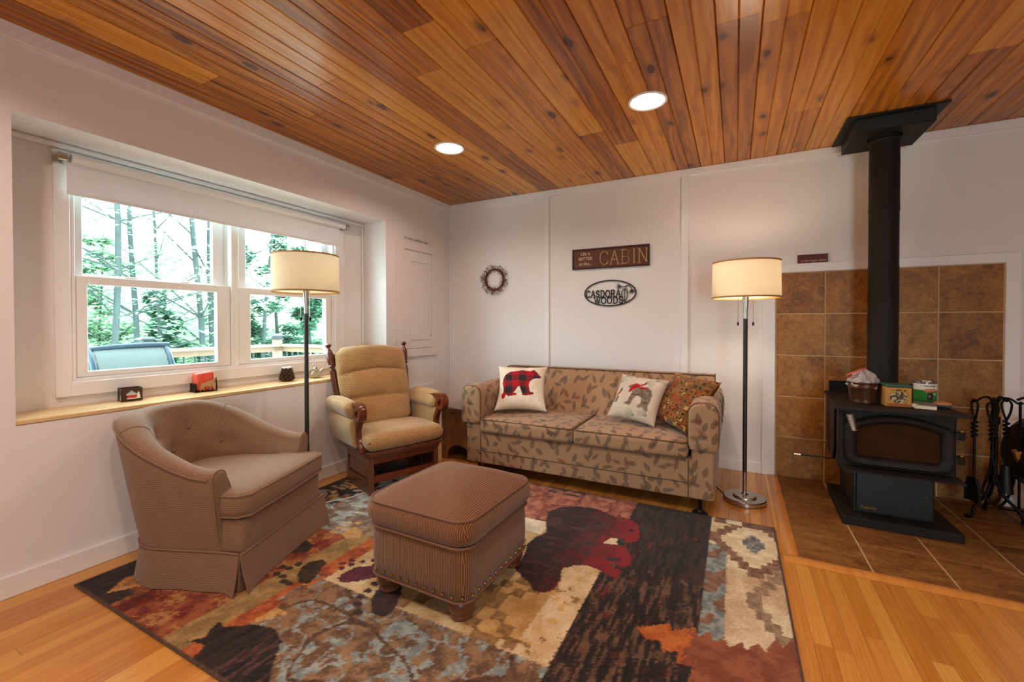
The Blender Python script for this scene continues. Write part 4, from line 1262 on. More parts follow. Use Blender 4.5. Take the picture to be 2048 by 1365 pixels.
pillow('throw_pillow', 'beige throw pillow with a brown bear in a red scarf, on the sofa', (2.13, -.74, .632), (.965, -.26, -.06), (.3, .5, .8), .355, .13, scarf_bear, .1)
def diamonds(U, V_):
    n = vnoise(U, V_, 9., 9., 2)
    c = blank(U, '5a2c16', '8a4a20', n)
    a, b = U * 5, V_ * 5
    ca, cb = np.floor(a), np.floor(b)
    fa, fb = np.abs(a - ca - .5) * 2, np.abs(b - cb - .5) * 2
    d = np.maximum(fa, fb)
    h = np.sin(ca * 12.99 + cb * 78.23) * 43758.5; h = h - np.floor(h)
    pal_ = [('6b3a1c', 'b07a3c'), ('4f3a22', '9a7a48'), ('7a2f1a', 'a8602e'), ('3e3222', '8a6c40')]
    for k, (p, q) in enumerate(pal_):
        m = (np.floor(h * 4) == k)
        c[m & (d < .84)] = L(p)
        c[m & (d < .84) & (d > .64)] = L(q)
        c[m & (d < .42) & (d > .26)] = L(q)
        c[m & (h > .8) & (d < .6)] = L('cda65c')
        mm = m & (d < .6) & (vnoise(U, V_, 30., 30., 1) > .58); c[mm] = L('2c1d12')
    return c * (.6 + .35 * n[..., None]), np.array(L('5a2c16'))
pillow('throw_pillow', 'rust and gold diamond-patterned throw pillow leaning on the right arm of the sofa', (2.42, -.733, .64), (.727, -.683, -.063), (.474, .434, .767), .41, .14, diamonds, .1)

# ================================================================== SIDE TABLE
t = thing('side_table', 'brown wooden cabinet table between the rocking chair and the sofa', 'side table', (.658, -.44, 0))
def arch_front(y0, y1):
    p = [(-.175, .0), (-.175, .43), (.175, .43), (.175, .0), (.12, .0)]
    p += [(.12 * math.cos(R(a)), .13 * math.sin(R(a)) ** .7) for a in range(15, 180, 15)] + [(-.12, 0)]
    return MB().prism(p, y0, y1, 'y')
arch_front(-.375, -.357).build('front_panel', M['table_wood'], t, smooth=False)
arch_front(.34, .358).build('back_panel', M['table_wood'], t, smooth=False)
for s in (-1, 1): MB().box((s * .165 - .01, -.357, 0), (s * .165 + .01, .34, .43)).build('side_panel', M['table_wood'], t, smooth=False)
MB().box((-.155, -.357, .2), (.155, .34, .215)).build('shelf', M['table_wood'], t, smooth=False)
MB().rbox((-.19, -.395, .43), (.19, .38, .452), .008, 6).build('top', M['table_top'], t)
MB().tube([(-.08, -.376, .405), (-.05, -.388, .403), (.0, -.39, .412), (.03, -.376, .415)], .005, 6).build('pull', M['cherry_x'], t)
# ================================================================== FLOOR LAMPS
def floor_lamp(label, x, y, z0, k, watts, rz=0.):
    t = thing('floor_lamp', label, 'floor lamp', (x, y, z0), rz, 'matching floor lamps')
    MB().lathe([(0, .001), (.122, .001), (.127, .005), (.127, .027), (.122, .032), (.07, .033), (.069, .039), (.064, .042), (.05, .043), (.022, .047), (.014, .056), (.0, .056)], 48).build('base', M['chrome'], t, ang=30)
    MB().lathe([(.0125, .05), (.0125, .195), (0, .195)], 20).build('lower_pole', M['chrome'], t)
    MB().lathe([(0, .195), (.0132, .195), (.0132, 1.195 * k), (0, 1.195 * k)], 20).build('pole', M['black_pole'], t)
    up = MB().lathe([(0, 1.195 * k), (.0125, 1.195 * k), (.0135, 1.25 * k), (.019, 1.33 * k), (.02, 1.36 * k), (.008, 1.365 * k), (.006, 1.57 * k), (.0, 1.57 * k)], 20).build('upper_pole', M['chrome'], t)
    z1, z2 = 1.329 * k, 1.563 * k
    s = MB().lathe([(.2, z1), (.197, z2), (.1955, z2), (.1985, z1)], 64)
    rows = None
    sh = s.build('lamp_shade', M['lampshade'], t, ang=80)
    for z, r in ((z1 + .003, .2002), (z2 - .003, .1972)):
        MB().lathe([(r + .001, z - .005), (r + .0012, z + .005), (r - .003, z + .005), (r - .003, z - .005), (r + .001, z - .005)], 64).build('hem', M['shade_hem'], sh)
    sp = MB()
    for a in (0, 120, 240):
        sp.tube([(0, 0, 1.53 * k), (.195 * math.cos(R(a)), .195 * math.sin(R(a)), z2 - .012)], .002, 5)
    sp.build('shade_fitter', M['chrome'], sh)
    for sx in (-1, 1):
        a = R(20)
        px, py = sx * .075 * math.cos(a), sx * .075 * math.sin(a)
        MB().tube([(0, 0, 1.4 * k), (px * .6, py * .6, 1.405 * k)], .009, 8).build('socket', M['brass'], t)
        if watts > 0: MB().ball((px * .95, py * .95, 1.42 * k), .03, 12, sq=(1, 1, 1.25)).build('bulb', M['bulb_warm'], t)
        c = MB().tube([(sx * .043, -.006, 1.4 * k), (sx * .0435, -.006, 1.17 * k)], .0017, 5).build('pull_chain', M['chain'], t)
        MB().box((sx * .0435 - .0055, -.0115, 1.15 * k), (sx * .0435 + .0055, -.0005, 1.172 * k)).build('pull_knob', M['iron'], c, smooth=False)
    if watts > 0:
        lamp('bulb_lamp', 'POINT', (0, 0, 1.465 * k), watts, (1., .80, .60), .045, parent=t)
    return t
floor_lamp('lit floor lamp with a linen drum shade between the sofa and the stove', 2.8, -.657, 0., 1., BULB_W)
floor_lamp('floor lamp with a linen drum shade in front of the window, behind the tub chair', .284, -1.99, .0125, 1.018, BULB_W * .08)
cd = MB().tube(catmull([(2.70, -.6, .012), (2.66, -.55, .004), (2.62, -.46, .004), (2.56, -.4, .004), (2.5, -.2, .004), (2.46, -.03, .004)], 5), .003, 6)
tag(cd.build('lamp_cord', M['black'], ang=80), 'thin dark lamp cord running along the floor behind the sofa', 'cord')
cd = MB().tube(catmull([(.41, -1.96, .0165), (.47, -1.86, .0162), (.5, -1.78, .0162), (.51, -1.72, .0162)], 5), .003, 6)
tag(cd.build('lamp_cord', M['trim'], ang=80), 'white lamp cord lying on the rug beside the rocking chair', 'cord')

# ================================================================== ROLLER SHADE
t = thing('roller_shade', 'white roller shade pulled part way down over the double window', 'window shade', (-.205, -2.09, 1.99))
MB().tube([(-.005, -.85, 0), (-.005, .847, 0)], .0235, 24).build('roll', M['roller'], t, ang=60)
f = MB().box((-.0215, -.862, -.176), (-.02, .808, .0)).build('fabric', M['roller'], t, smooth=False)
MB().box((-.0245, -.862, -.178), (-.017, .808, -.160)).build('hem_bar', M['roller'], f, smooth=False, bevel=.002)
for s, y in ((-1, -.885), (1, .868)):
    b = MB().box((-.055, y - .02, -.024), (-.05, y + .02, .024)).build('bracket', M['chrome'], t, smooth=False)
    MB().tube([(-.052, y, 0), (-.005, y, 0)], .012, 12).tube([(-.005, y - .012, 0), (-.005, y + .02, 0)], .02, 16).build('bracket_cup', M['chrome'], b)

# ================================================================== THINGS ON THE WINDOW SILL
SZ = .7452
def printed_face(nu, nv, fn, painter, name, parent, mat='print_gloss'):
    u = np.linspace(-1, 1, nu); v = np.linspace(-1, 1, nv)
    U, V_ = np.meshgrid(u, v, indexing='ij')
    co = [fn(a, b) for a, b in zip(U.ravel(), V_.ravel())]
    ix = np.arange(nu * nv).reshape(nu, nv)
    f = np.stack([ix[:-1, :-1], ix[1:, :-1], ix[1:, 1:], ix[:-1, 1:]], -1).reshape(-1, 4)
    me = bpy.data.meshes.new(name)
    me.from_pydata([tuple(c) for c in co], [], f.tolist())
    paint(me, painter(U, V_).reshape(-1, 3))
    return link(name, me, M[mat], parent)
# 1 pierced tin candle box with a cabin cut-out
t = thing('candle_box', 'small brown metal candle box with a cabin cut-out, leftmost on the window sill', 'candle holder', (-.2, -2.718, SZ), R(82))
w_, d_, h_ = .088, .075, .07
M['box_brown'] = plain('rust_brown_tin', '4b362a', .5, .4, nz=.3, nsc=70.)
M['red_paint'] = plain('red_enamel', 'b83a26', .5)
M['white_paint'] = plain('white_enamel', 'e6e2dc', .5)
M['blue_paint'] = plain('pale_blue_enamel', '9cb4c0', .5)
m = MB().box((-w_ / 2, -d_ / 2, 0), (w_ / 2, d_ / 2, .003)).box((-w_ / 2, d_ / 2 - .002, 0), (w_ / 2, d_ / 2, h_)).box((-w_ / 2, -d_ / 2, 0), (-w_ / 2 + .002, d_ / 2, h_)).box((w_ / 2 - .002, -d_ / 2, 0), (w_ / 2, d_ / 2, h_)).box((-w_ / 2, -d_ / 2, 0), (w_ / 2, -d_ / 2 + .002, h_))
m.build('tin_box', M['box_brown'], t, smooth=False)
y = -d_ / 2 - .0008
MB().prism([(-.022, .018), (.016, .018), (.016, .034), (-.022, .034)], y - .0006, y, 'y').build('cabin_wall', M['red_paint'], t, smooth=False)
MB().prism([(-.027, .036), (-.003, .058), (.022, .036)], y - .0006, y, 'y').build('cabin_roof', M['blue_paint'], t, smooth=False)
MB().prism([(-.024, .034), (.02, .034), (.02, .0375), (-.024, .0375)], y - .0012, y - .0004, 'y').prism([(-.026, .012), (.02, .012), (.012, .017), (-.02, .017)], y - .0006, y, 'y').build('snow', M['white_paint'], t, smooth=False)
for (cx, s) in ((.026, 1.),):
    p = []
    for k in range(3):
        z = .015 + k * .011
        p += [(cx + (.012 - k * .0032) * s, z), (cx + (.005 - k * .001) * s, z + .009)]
    p = [(cx + .004, .012)] + p + [(cx, .05)] + [(2 * cx - a, b) for a, b in reversed(p)] + [(cx - .004, .012)]
    MB().prism(p, y - .0006, y, 'y').build('tree_cutout', M['white_paint'], t, smooth=False)
    p2 = [(a - cx, b) for a, b in p]
    MB().prism([(a, b) for a, b in p2], -w_ / 2 - .0012, -w_ / 2 - .0004, 'x').build('tree_cutout', M['ink'], t, smooth=False)
    MB().prism([(a * .6 - .018, b * .7) for a, b in p2], -w_ / 2 - .0014, -w_ / 2 - .0006, 'x').build('tree_cutout', M['white_paint'], t, smooth=False)
# 2 red candle in a holder with a moose
t = thing('candle', 'red pillar candle with a tan moose cut-out in front, on the window sill', 'candle', (-.2, -2.35, SZ), R(84))
g = G('red_wax'); p = g.obj(); x, y, z = g.sep(p); n = g.noise(p, 40., 2.)
M['wax'] = g.end(g.n('BsdfPrincipled', {'Base Color': g.mix(n, 'c93a2a', 'e0614c'), 'Roughness': .4, 'Subsurface Weight': .4, 'Subsurface Radius': (.03, .01, .006)}))
def wwax(p): return (p.x, p.y, p.z + (.003 * math.sin(p.x * 50) - .001) * sm((p.z - .05) / .05))
MB().rbox((-.048, -.03, .004), (.048, .045, .118), .012, 10, warp=wwax).build('wax', M['wax'], t, ang=180)
MB().box((-.062, -.05, 0), (.058, .05, .004)).box((-.062, -.05, .0), (-.058, .03, .055)).build('tray', M['iron'], t, smooth=False, bevel=.001, seg=1)
M['moose'] = plain('tan_cut_metal', 'b98a5c', .5, .2, nz=.2)
p = [(-.028,.05),(-.02,.056),(.0,.058),(.016,.066),(.03,.068),(.036,.074),(.038,.08),(.046,.074),(.056,.062),(.054,.056),(.046,.054),(.04,.046),(.04,.036),(.045,.02),(.046,.006),(.04,.006),(.036,.022),(.03,.034),(.026,.03),(.024,.006),(.018,.006),(.018,.03),(.0,.032),(-.01,.03),(-.012,.018),(-.006,.006),(-.012,.006),(-.02,.02),(-.024,.016),(-.026,.006),(-.032,.006),(-.03,.03)]
MB().prism([(a * 1.05, b) for a, b in p], -.0365, -.0345, 'y').build('moose_cutout', M['moose'], t, smooth=False)
tm = MB()
for k in range(7): tm.prism([(.05, .008 + k * .011), (.064 - k * .0012, .006 + k * .011), (.056, .02 + k * .011)], -.04, -.037, 'y')
tm.build('tree_cutout', M['iron'], t, smooth=False)
# 3 pinecone candle
t = thing('pinecone_candle', 'brown pinecone candle with a white top on the window sill', 'candle', (-.18, -1.80, SZ))
PCS = 1.0
M['cone'] = plain('pinecone_brown', '4f3826', .6, nz=.35, nsc=60.)
M['cone_tip'] = plain('pinecone_tip', 'a08566', .6, nz=.2)
M['white_wax'] = plain('white_wax', 'ecebe8', .4)
MB().lathe([(0, 0), (.03, .002), (.033, .02), (.029, .05), (.024, .08), (.02, .082), (0, .082)], 24).build('core', M['cone'], t)
sc_m = MB().add([(-.012, -.004, 0), (.012, -.004, 0), (.014, .014, .004), (.005, .024, .008), (-.005, .024, .008), (-.014, .014, .004), (0, .012, .009), (-.011, -.004, -.006), (.011, -.004, -.006), (.0, .018, .0)], [(0, 1, 2, 6), (2, 3, 6), (3, 4, 6), (4, 5, 6), (5, 0, 6), (7, 9, 8), (1, 8, 9, 2), (2, 9, 3), (3, 9, 4), (4, 9, 5), (5, 9, 7, 0), (0, 7, 8, 1)]).build('scale', M['cone'], t, ang=20)
first = True
for i in range(7):
    nn = 11 - i // 2
    for k in range(nn):
        a = 2 * PI * (k + .5 * (i % 2)) / nn
        r = (.038, .039, .038, .035, .032, .029, .026)[i] - .004
        o = sc_m if first else inst('scale', sc_m.data, t)
        first = False
        o.location = (r * math.cos(a), r * math.sin(a), .008 + i * .0115)
        o.rotation_euler = (R(10 + 4 * i), 0, a - PI / 2)
MB().lathe([(0, .078), (.026, .078), (.03, .084), (.031, .1), (.028, .103), (.026, .1), (.0, .099)], 24).build('wax_top', M['white_wax'], t)
# 4 small glass oil lamp with a handle
t = thing('oil_lamp', 'small clear glass oil jug with a silver stopper, rightmost on the window sill', 'oil lamp', (-.16, -1.575, SZ))
g = G('thick_glass'); M['thick'] = g.end(g.bsdf('e8ece8', .03, trans=1.))
MB().lathe([(0, .003), (.045, .003), (.05, .008), (.05, .02), (.044, .036), (.03, .05), (.017, .058), (.015, .066), (.012, .066), (.013, .057), (.026, .047), (.04, .033), (.046, .02), (.045, .01), (0, .008)], 32).build('glass_body', M['clear'], t)
M['oil'] = plain('amber_oil', 'c49a58', .1)
MB().lathe([(0, .009), (.043, .0095), (.0445, .014), (0, .0145)], 24).build('oil', M['oil'], t)
MB().lathe([(0, .06), (.018, .06), (.02, .07), (.016, .08), (.009, .084), (.006, .094), (0, .096)], 20).build('stopper', M['chrome'], t, ang=30)
MB().tube(catmull([(.016, .03, .05), (.02, .046, .062), (.012, .056, .066), (.004, .058, .056), (.004, .05, .04)], 5), .005, 8).build('handle', M['chrome'], t)
MB().ball((0, -.012, .1), .009, 10).build('knob', M['chrome'], t)

# ================================================================== ON THE BACK WALL
# wreath
t = thing('berry_wreath', 'small twig wreath with dark berries on the back wall above the sofa', 'wreath', (.556, -.015, 1.615))
M['twig'] = plain('twig_brown', '6b4222', .8, nz=.3)
M['berry'] = plain('dark_berry', '55281a', .5, nz=.4, nsc=200.)
M['leafdull'] = plain('dried_leaf', '6b6450', .8, nz=.3)
for k in range(4):
    ph = k * 1.6
    MB().tube([((.103 + .009 * math.sin(5 * a + ph)) * math.cos(a), .006 * math.cos(4 * a + ph), (.103 + .009 * math.sin(5 * a + ph)) * math.sin(a)) for a in [2 * PI * i / 48 for i in range(48)]], .0042, 5, True).build('vine', M['twig'], t, ang=80)
tw, be, lf = MB(), MB(), MB()
for k in range(330):
    a = rng.uniform(0, 2 * PI); r0 = .103 + rng.uniform(-.012, .012)
    if rng.random() < .78: dr = rng.uniform(.012, .055)
    else: dr = -rng.uniform(.005, .028)
    a2 = a + rng.uniform(-.16, .16); yy = -rng.uniform(.0, .028)
    p0 = Vector((r0 * math.cos(a), 0, r0 * math.sin(a))); p1 = Vector(((r0 + dr) * math.cos(a2), yy, (r0 + dr) * math.sin(a2)))
    tw.tube([p0, p1], .0007, 3)
    if rng.random() < .85: be.ball(p1, rng.uniform(.0028, .0055), 6)
    else: lf.ball(p1, .005, 6, sq=(1, .4, 1.5))
for mb_, nm, mt in ((tw, 'twigs', 'twig'), (be, 'berries', 'berry'), (lf, 'dry_leaves', 'leafdull')): tag(mb_.build(nm, M[mt], t), kind='stuff')
# stroke letters with slab serifs
def strokes(word, x0, z0, w, h, gap, th, depth, mat, parent, name='letter', serif=True, y0=0.):
    """each letter one mesh of flat bars in the xz plane, facing -y"""
    def arc(cx, cz, rx, rz, a0, a1, n=14): return [(cx + rx * math.cos(R(lerp(a0, a1, i / n))), cz + rz * math.sin(R(lerp(a0, a1, i / n)))) for i in range(n + 1)]
    Ls = {'C': ([arc(.55, .5, .5, .5, 40, 320)], [(.93, .7, .93, .95), (.93, .05, .93, .3)]),
          'A': ([[(.05, 0), (.5, 1)], [(.5, 1), (.95, 0)], [(.22, .35), (.78, .35)]], [(-.06, 0, .2, 0), (.78, 0, 1.06, 0)]),
          'B': ([[(.16, 0), (.16, 1)], [(.16, 1), (.5, 1)] + arc(.5, .76, .34, .24, 90, -90) + [(.16, .52)], [(.5, .52)] + arc(.5, .26, .42, .26, 90, -90) + [(.16, 0)]], [(.0, 0, .2, 0), (.0, 1, .2, 1)]),
          'I': ([[(.5, 0), (.5, 1)]], [(.28, 0, .72, 0), (.28, 1, .72, 1)]),
          'N': ([[(.12, 0), (.12, 1)], [(.12, 1), (.88, 0)], [(.88, 0), (.88, 1)]], [(-.04, 0, .28, 0), (-.06, 1, .16, 1), (.72, 1, 1.04, 1)]),
          'S': ([arc(.5, .745, .36, .255, 30, 270) + arc(.5, .245, .38, .245, 90, -150)], [(.84, .68, .84, .95), (.13, .05, .13, .32)]),
          'D': ([[(.16, 0), (.16, 1)], [(.16, 1), (.42, 1)] + arc(.42, .5, .5, .5, 90, -90) + [(.16, 0)]], [(.0, 0, .2, 0), (.0, 1, .2, 1)]),
          'O': ([arc(.5, .5, .46, .5, 0, 360, 26)], []),
          'R': ([[(.16, 0), (.16, 1)], [(.16, 1), (.5, 1)] + arc(.5, .745, .36, .255, 90, -90) + [(.16, .49)], [(.5, .49), (.92, 0)]], [(.0, 0, .32, 0), (.0, 1, .2, 1), (.8, 0, 1.02, 0)]),
          'W': ([[(.0, 1), (.28, 0)], [(.28, 0), (.5, .8)], [(.5, .8), (.72, 0)], [(.72, 0), (1., 1)]], [(-.12, 1, .14, 1), (.86, 1, 1.12, 1)])}
    x = x0
    for ch in word:
        if ch == ' ': x += w * .5; continue
        ww = w * {'I': .45, 'W': 1.25, 'O': 1.05, 'S': .85, 'N': 1.05}.get(ch, 1.)
        paths, ser = Ls[ch]
        m = MB()
        def bar(a, b, t_):
            a, b = Vector((a[0], 0, a[1])), Vector((b[0], 0, b[1]))
            d = b - a
            if d.length < 1e-6: return
            d.normalize()
            n = Vector((-d.z, 0, d.x)) * t_ / 2
            e = d * t_ * .3
            q = [a - e + n, a - e - n, b + e - n, b + e + n]
            m.prism([(v.x, v.z) for v in q], y0 - depth, y0, 'y')
        for p in paths:
            pp = [(x + a * ww, z0 + b * h) for a, b in p]
            for i in range(len(pp) - 1): bar(pp[i], pp[i + 1], th)
        if serif:
            for a, b, c, d in ser: bar((x + a * ww, z0 + b * h), (x + c * ww, z0 + d * h), th * .7)
        m.build(name, mat, parent, smooth=False)
        x += ww + gap
    return x
# cabin sign
t = thing('cabin_sign', 'brown wooden sign reading Life is better at the cabin, above the oval plaque', 'sign', (1.738, -.0, 1.757))
M['sign_wood'] = stain('sign_board', '4a2418', '5a2e20', '6b3a28', 0, .6)
M['sign_frame'] = plain('sign_frame', '3b170f', .5, nz=.2)
M['gold_paint'] = plain('gold_paint', 'd8b26c', .5)
M['cream_paint'] = plain('cream_paint', 'c9b08a', .6)
M['green_paint'] = plain('dull_green_paint', '5b5a36', .7)
MB().box((-.34, -.014, -.085), (.34, -.0, .085)).build('board', M['sign_wood'], t, smooth=False)
m = MB()
for a, b in (((-.3475, -.093), (.3475, -.079)), ((-.3475, .079), (.3475, .093)), ((-.3475, -.079), (-.333, .079)), ((.333, -.079), (.3475, .079))): m.box((a[0], -.022, a[1]), (b[0], -.0, b[1]))
m.build('sign_frame', M['sign_frame'], t, smooth=False, bevel=.002, seg=1)
strokes('CABIN', -.09, -.062, .078, .122, .018, .0046, .0014, M['gold_paint'], t, y0=-.0148)
strokes('CABIN', -.094, -.06, .078, .122, .018, .0072, .0006, M['green_paint'], t, y0=-.0142)
for tx, z, s in (('Life is', .047, .04), ('BETTER', .002, .039), ('at the...', -.043, .04)):
    text(tx, s, M['cream_paint'], t, (-.222, -.0148, z), (R(90), 0, 0), .0006, bold=.0006)
# oval metal plaque
t = thing('oval_plaque', 'oval dark metal plaque reading Casdora Woods with a pine cone, on the back wall', 'plaque', (1.74, -.01, 1.438))
M['plaque'] = plain('dark_bronze', '3a322c', .5, .5, nz=.2)
rows = []
for i in range(64):
    a = 2 * PI * i / 64
    c, s = math.cos(a), math.sin(a)
    rows.append([(.236 * c, -.003, .119 * s), (.224 * c, -.003, .107 * s), (.224 * c, .0, .107 * s), (.236 * c, 0, .119 * s)])
MB().grid(rows, True, True).build('oval_rim', M['plaque'], t, smooth=False)
strokes('CASDORA', -.218, -.034, .038, .06, .0085, .0088, .003, M['plaque'], t)
strokes('WOODS', -.14, -.092, .042, .056, .01, .0088, .003, M['plaque'], t)
m = MB()
for r in range(9):
    q = r / 8
    wd = .026 * math.sin(PI * (.16 + .8 * (1 - q) ** .9)) + .004
    for k in range(3):
        cx = .133 + (k - 1) * wd * .85; cz = -.075 + q * .105
        m.prism([(cx - .0088, cz + .006), (cx, cz - .0066), (cx + .0088, cz + .006), (cx, cz + .0045)], -.004, 0, 'y')
m.tube([(.133, -.0015, .02), (.14, -.0015, .045), (.15, -.0015, .058)], .004, 6)
m.build('pine_cone', M['plaque'], t, smooth=False)
m = MB().tube(catmull([(.09, -.0015, .056), (.13, -.0015, .052), (.16, -.0015, .064), (.178, -.0015, .056), (.196, -.0015, .03)], 5), .0034, 6)
for bx, bz, an in ((.1, .056, PI), (.19, .03, -1.3)):
    for k in range(11):
        a = an + (k - 5) * .17
        s = abs(k - 5) * .002
        m.tube([(bx + math.cos(an) * s * 0, -.0015, bz), (bx + .04 * math.cos(a), -.0015, bz + .04 * math.sin(a))], .0016, 4)
m.build('pine_sprig', M['plaque'], t)
# happy place sign leaning on the surround trim
t = thing('happy_place_sign', 'small maroon sign reading is my happy place, standing on the white tile trim', 'sign', (3.243, -.012, 1.6105))
M['maroon'] = plain('maroon_board', '56201c', .6, nz=.15)
MB().box((-.092, -.006, 0), (.092, .006, .062)).build('board', M['maroon'], t, smooth=False, bevel=.001, seg=1)
text('is my happy place', .022, M['cream_paint'], t, (.006, -.0065, .017), (R(90), 0, 0), .0003)

# ================================================================== WOOD STOVE
SXC, SF = 3.54, -.80
t = thing('wood_stove', 'black steel wood stove with a glass door on the tiled hearth', 'wood stove', (SXC, -.45, .009))
def sx(x): return x - SXC
def P3(x, y, z): return (x - SXC, y + .45, z - .009)
def bx(m, x0, x1, y0, y1, z0, z1): return m.box(P3(x0, y0, z0), P3(x1, y1, z1))
ST, SD = M['steel'], M['steel_dark']
pl = [(3.295, -.785), (3.81, -.785), (3.80, -.2), (3.312, -.2)]
MB().prism([P3(x, y, 0)[:2] for x, y in pl], .0, .05, 'z').build('base_plate', ST, t, bevel=.004, seg=1, smooth=False)
MB().prism([P3(x, y, 0)[:2] for x, y in ((3.36, -.69), (3.72, -.69), (3.71, -.25), (3.375, -.25))], .05, .33, 'z').build('pedestal', SD, t, bevel=.004, seg=1, smooth=False)
pn = bx(MB(), 3.372, 3.712, -.702, -.69, .07, .315).build('ash_panel', SD, t, bevel=.004, seg=1, smooth=False)
for x, z in ((3.44, .29), (3.6, .28), (3.68, .2)): MB().ball(P3(x, -.703, z), .004, 8).build('rivet', M['chrome'], pn)
text('Regency', .022, M['brass'], pn, P3(3.43, -.7035, .098), (R(90), 0, 0), .0004)
MB().prism([P3(x, y, 0)[:2] for x, y in ((3.275, -.76), (3.785, -.76), (3.765, -.16), (3.32, -.16))], .318, .672, 'z').build('firebox', ST, t, bevel=.012, seg=2, smooth=False)
# tapered side shields
for s in (-1, 1):
    x0 = 3.268 if s < 0 else 3.80
    x1 = 3.29 if s < 0 else 3.80
    p = [(-.67, .66), (-.67, .42), (-.6, .33), (-.25, .33), (-.2, .42), (-.2, .66)]
    m = MB().prism([(y + .45, z - .009) for y, z in p], 0, .012, 'x')
    so = m.build('side_shield', ST, t, bevel=.003, seg=1, smooth=False)
    for v in so.data.vertices: v.co.x += x0 - SXC - s * (v.co.y + .22) * .08
tp = rrect(3.25, -.835, 3.822, -.13, .012, 3)
tp = [(x + (.05 if (x < 3.4 and y > -.3) else (-.05 if (x > 3.6 and y > -.3) else 0)), y) for x, y in tp]
MB().prism([P3(x, y, 0)[:2] for x, y in tp], .675 - .009, .690 - .009, 'z').build('top_plate', ST, t, bevel=.005, seg=2, smooth=False)
bx(MB(), 3.325, 3.80, -.155, -.14, .68, .765).build('back_shield', SD, t, bevel=.004, seg=1, smooth=False)
# door with arched top, recessed glass
def door_outline(x0, x1, z0, z1, rise, r, n=10):
    out = [(x0 + r, z0), (x1 - r, z0)]
    out += [(x1 - r + r * math.cos(R(a)), z0 + r + r * math.sin(R(a))) for a in range(-75, 1, 15)]
    out += [(x1, z1 - r)] + [(x1 - r + r * math.cos(R(a)), z1 - r + r * math.sin(R(a))) for a in range(15, 61, 15)]
    for i in range(n + 1):
        q = i / n
        out.append((lerp(x1 - r * .9, x0 + r * .9, q), z1 - .004 + rise * (1 - (2 * q - 1) ** 2)))
    out += [(x0 + r + r * math.cos(R(a)), z1 - r + r * math.sin(R(a))) for a in range(120, 181, 15)]
    out += [(x0 + r + r * math.cos(R(a)), z0 + r + r * math.sin(R(a))) for a in range(180, 270, 15)]
    return out
def resamp(p, n):
    p = [Vector((a, b, 0)) for a, b in p]
    acc = [0]
    for i in range(len(p)): acc.append(acc[-1] + (p[(i + 1) % len(p)] - p[i]).length)
    out = []
    for k in range(n):
        d = acc[-1] * k / n
        i = max(j for j in range(len(p)) if acc[j] <= d)
        q = p[i].lerp(p[(i + 1) % len(p)], (d - acc[i]) / max(1e-9, acc[i + 1] - acc[i]))
        out.append((q.x, q.y))
    return out
oA = resamp(door_outline(3.303, 3.768, .363, .615, .042, .045), 96)
oB = resamp(door_outline(3.357, 3.714, .412, .578, .036, .02), 96)
k0 = min(range(96), key=lambda i: (oB[i][0] - oA[0][0]) ** 2 + (oB[i][1] - oA[0][1]) ** 2)
oB = oB[k0:] + oB[:k0]
rows = []
for q, dy in ((0., 0.), (0., -.024), (.08, -.036), (.25, -.044), (.6, -.042), (.86, -.034), (1., -.02), (1., -.006)):
    rows.append([P3(lerp(a[0], b[0], q), -.765 + dy, lerp(a[1], b[1], q)) for a, b in zip(oA, oB)])
dr = MB().grid(rows, False, True).build('door', ST, t, ang=50)
MB().prism([P3(x, 0, z)[::2] for x, z in oB], -.772 + .45, -.768 + .45, 'y').build('door_glass', M['soot'], dr, smooth=False)
for z in (.575, .447):
    h = MB().lathe([(0, -.022), (.014, -.022), (.015, -.02), (.015, .018), (.012, .021), (0, .021)], 16, P3(3.792, -.785, z)).build('hinge', ST, t, ang=30)
    MB().lathe([(0, .02), (.011, .02), (.011, .027), (.0, .028)], 14, P3(3.792, -.785, z)).build('hinge_pin', M['brass'], h)
    bx(MB(), 3.765, 3.79, -.795, -.765, z - .018, z + .015).build('hinge_leaf', ST, h, smooth=False)
# coil handle
hb = Vector(P3(3.318, -.825, .652)); ht = Vector(P3(3.334, -.85, .565))
hd_ = (ht - hb)
hm = MB().tube([hb, ht], .006, 8)
hx = hd_.normalized().orthogonal(); hy_ = hd_.normalized().cross(hx)
cp = []
for i in range(12 * 14 + 1):
    q = i / (12 * 14); a = 2 * PI * 14 * q
    rr = lerp(.0135, .0095, q)
    cp.append(hb + hd_ * q + hx * (rr * math.cos(a)) + hy_ * (rr * math.sin(a)))
hm.build('handle_rod', SD, t)
MB().tube(cp, .0021, 6).build('coil_handle', M['chain'], t, ang=80)
MB().tube([Vector(P3(3.325, -.79, .63)), hb], .007, 8).build('handle_stem', SD, t)
# ash lip and air control rod
MB().prism([(-.77 + .45, .352 - .009), (-.86 + .45, .345 - .009), (-.868 + .45, .336 - .009), (-.77 + .45, .342 - .009)], sx(3.285), sx(3.79), 'x').build('ash_lip', ST, t, bevel=.002, seg=1, smooth=False)
MB().tube([P3(3.30, -.6, .335), P3(3.09, -.62, .338)], .0045, 8).build('air_rod', SD, t)
MB().tube([P3(3.11, -.618, .338), P3(3.075, -.62, .339)], .007, 8).build('air_rod_tip', M['chain'], t)
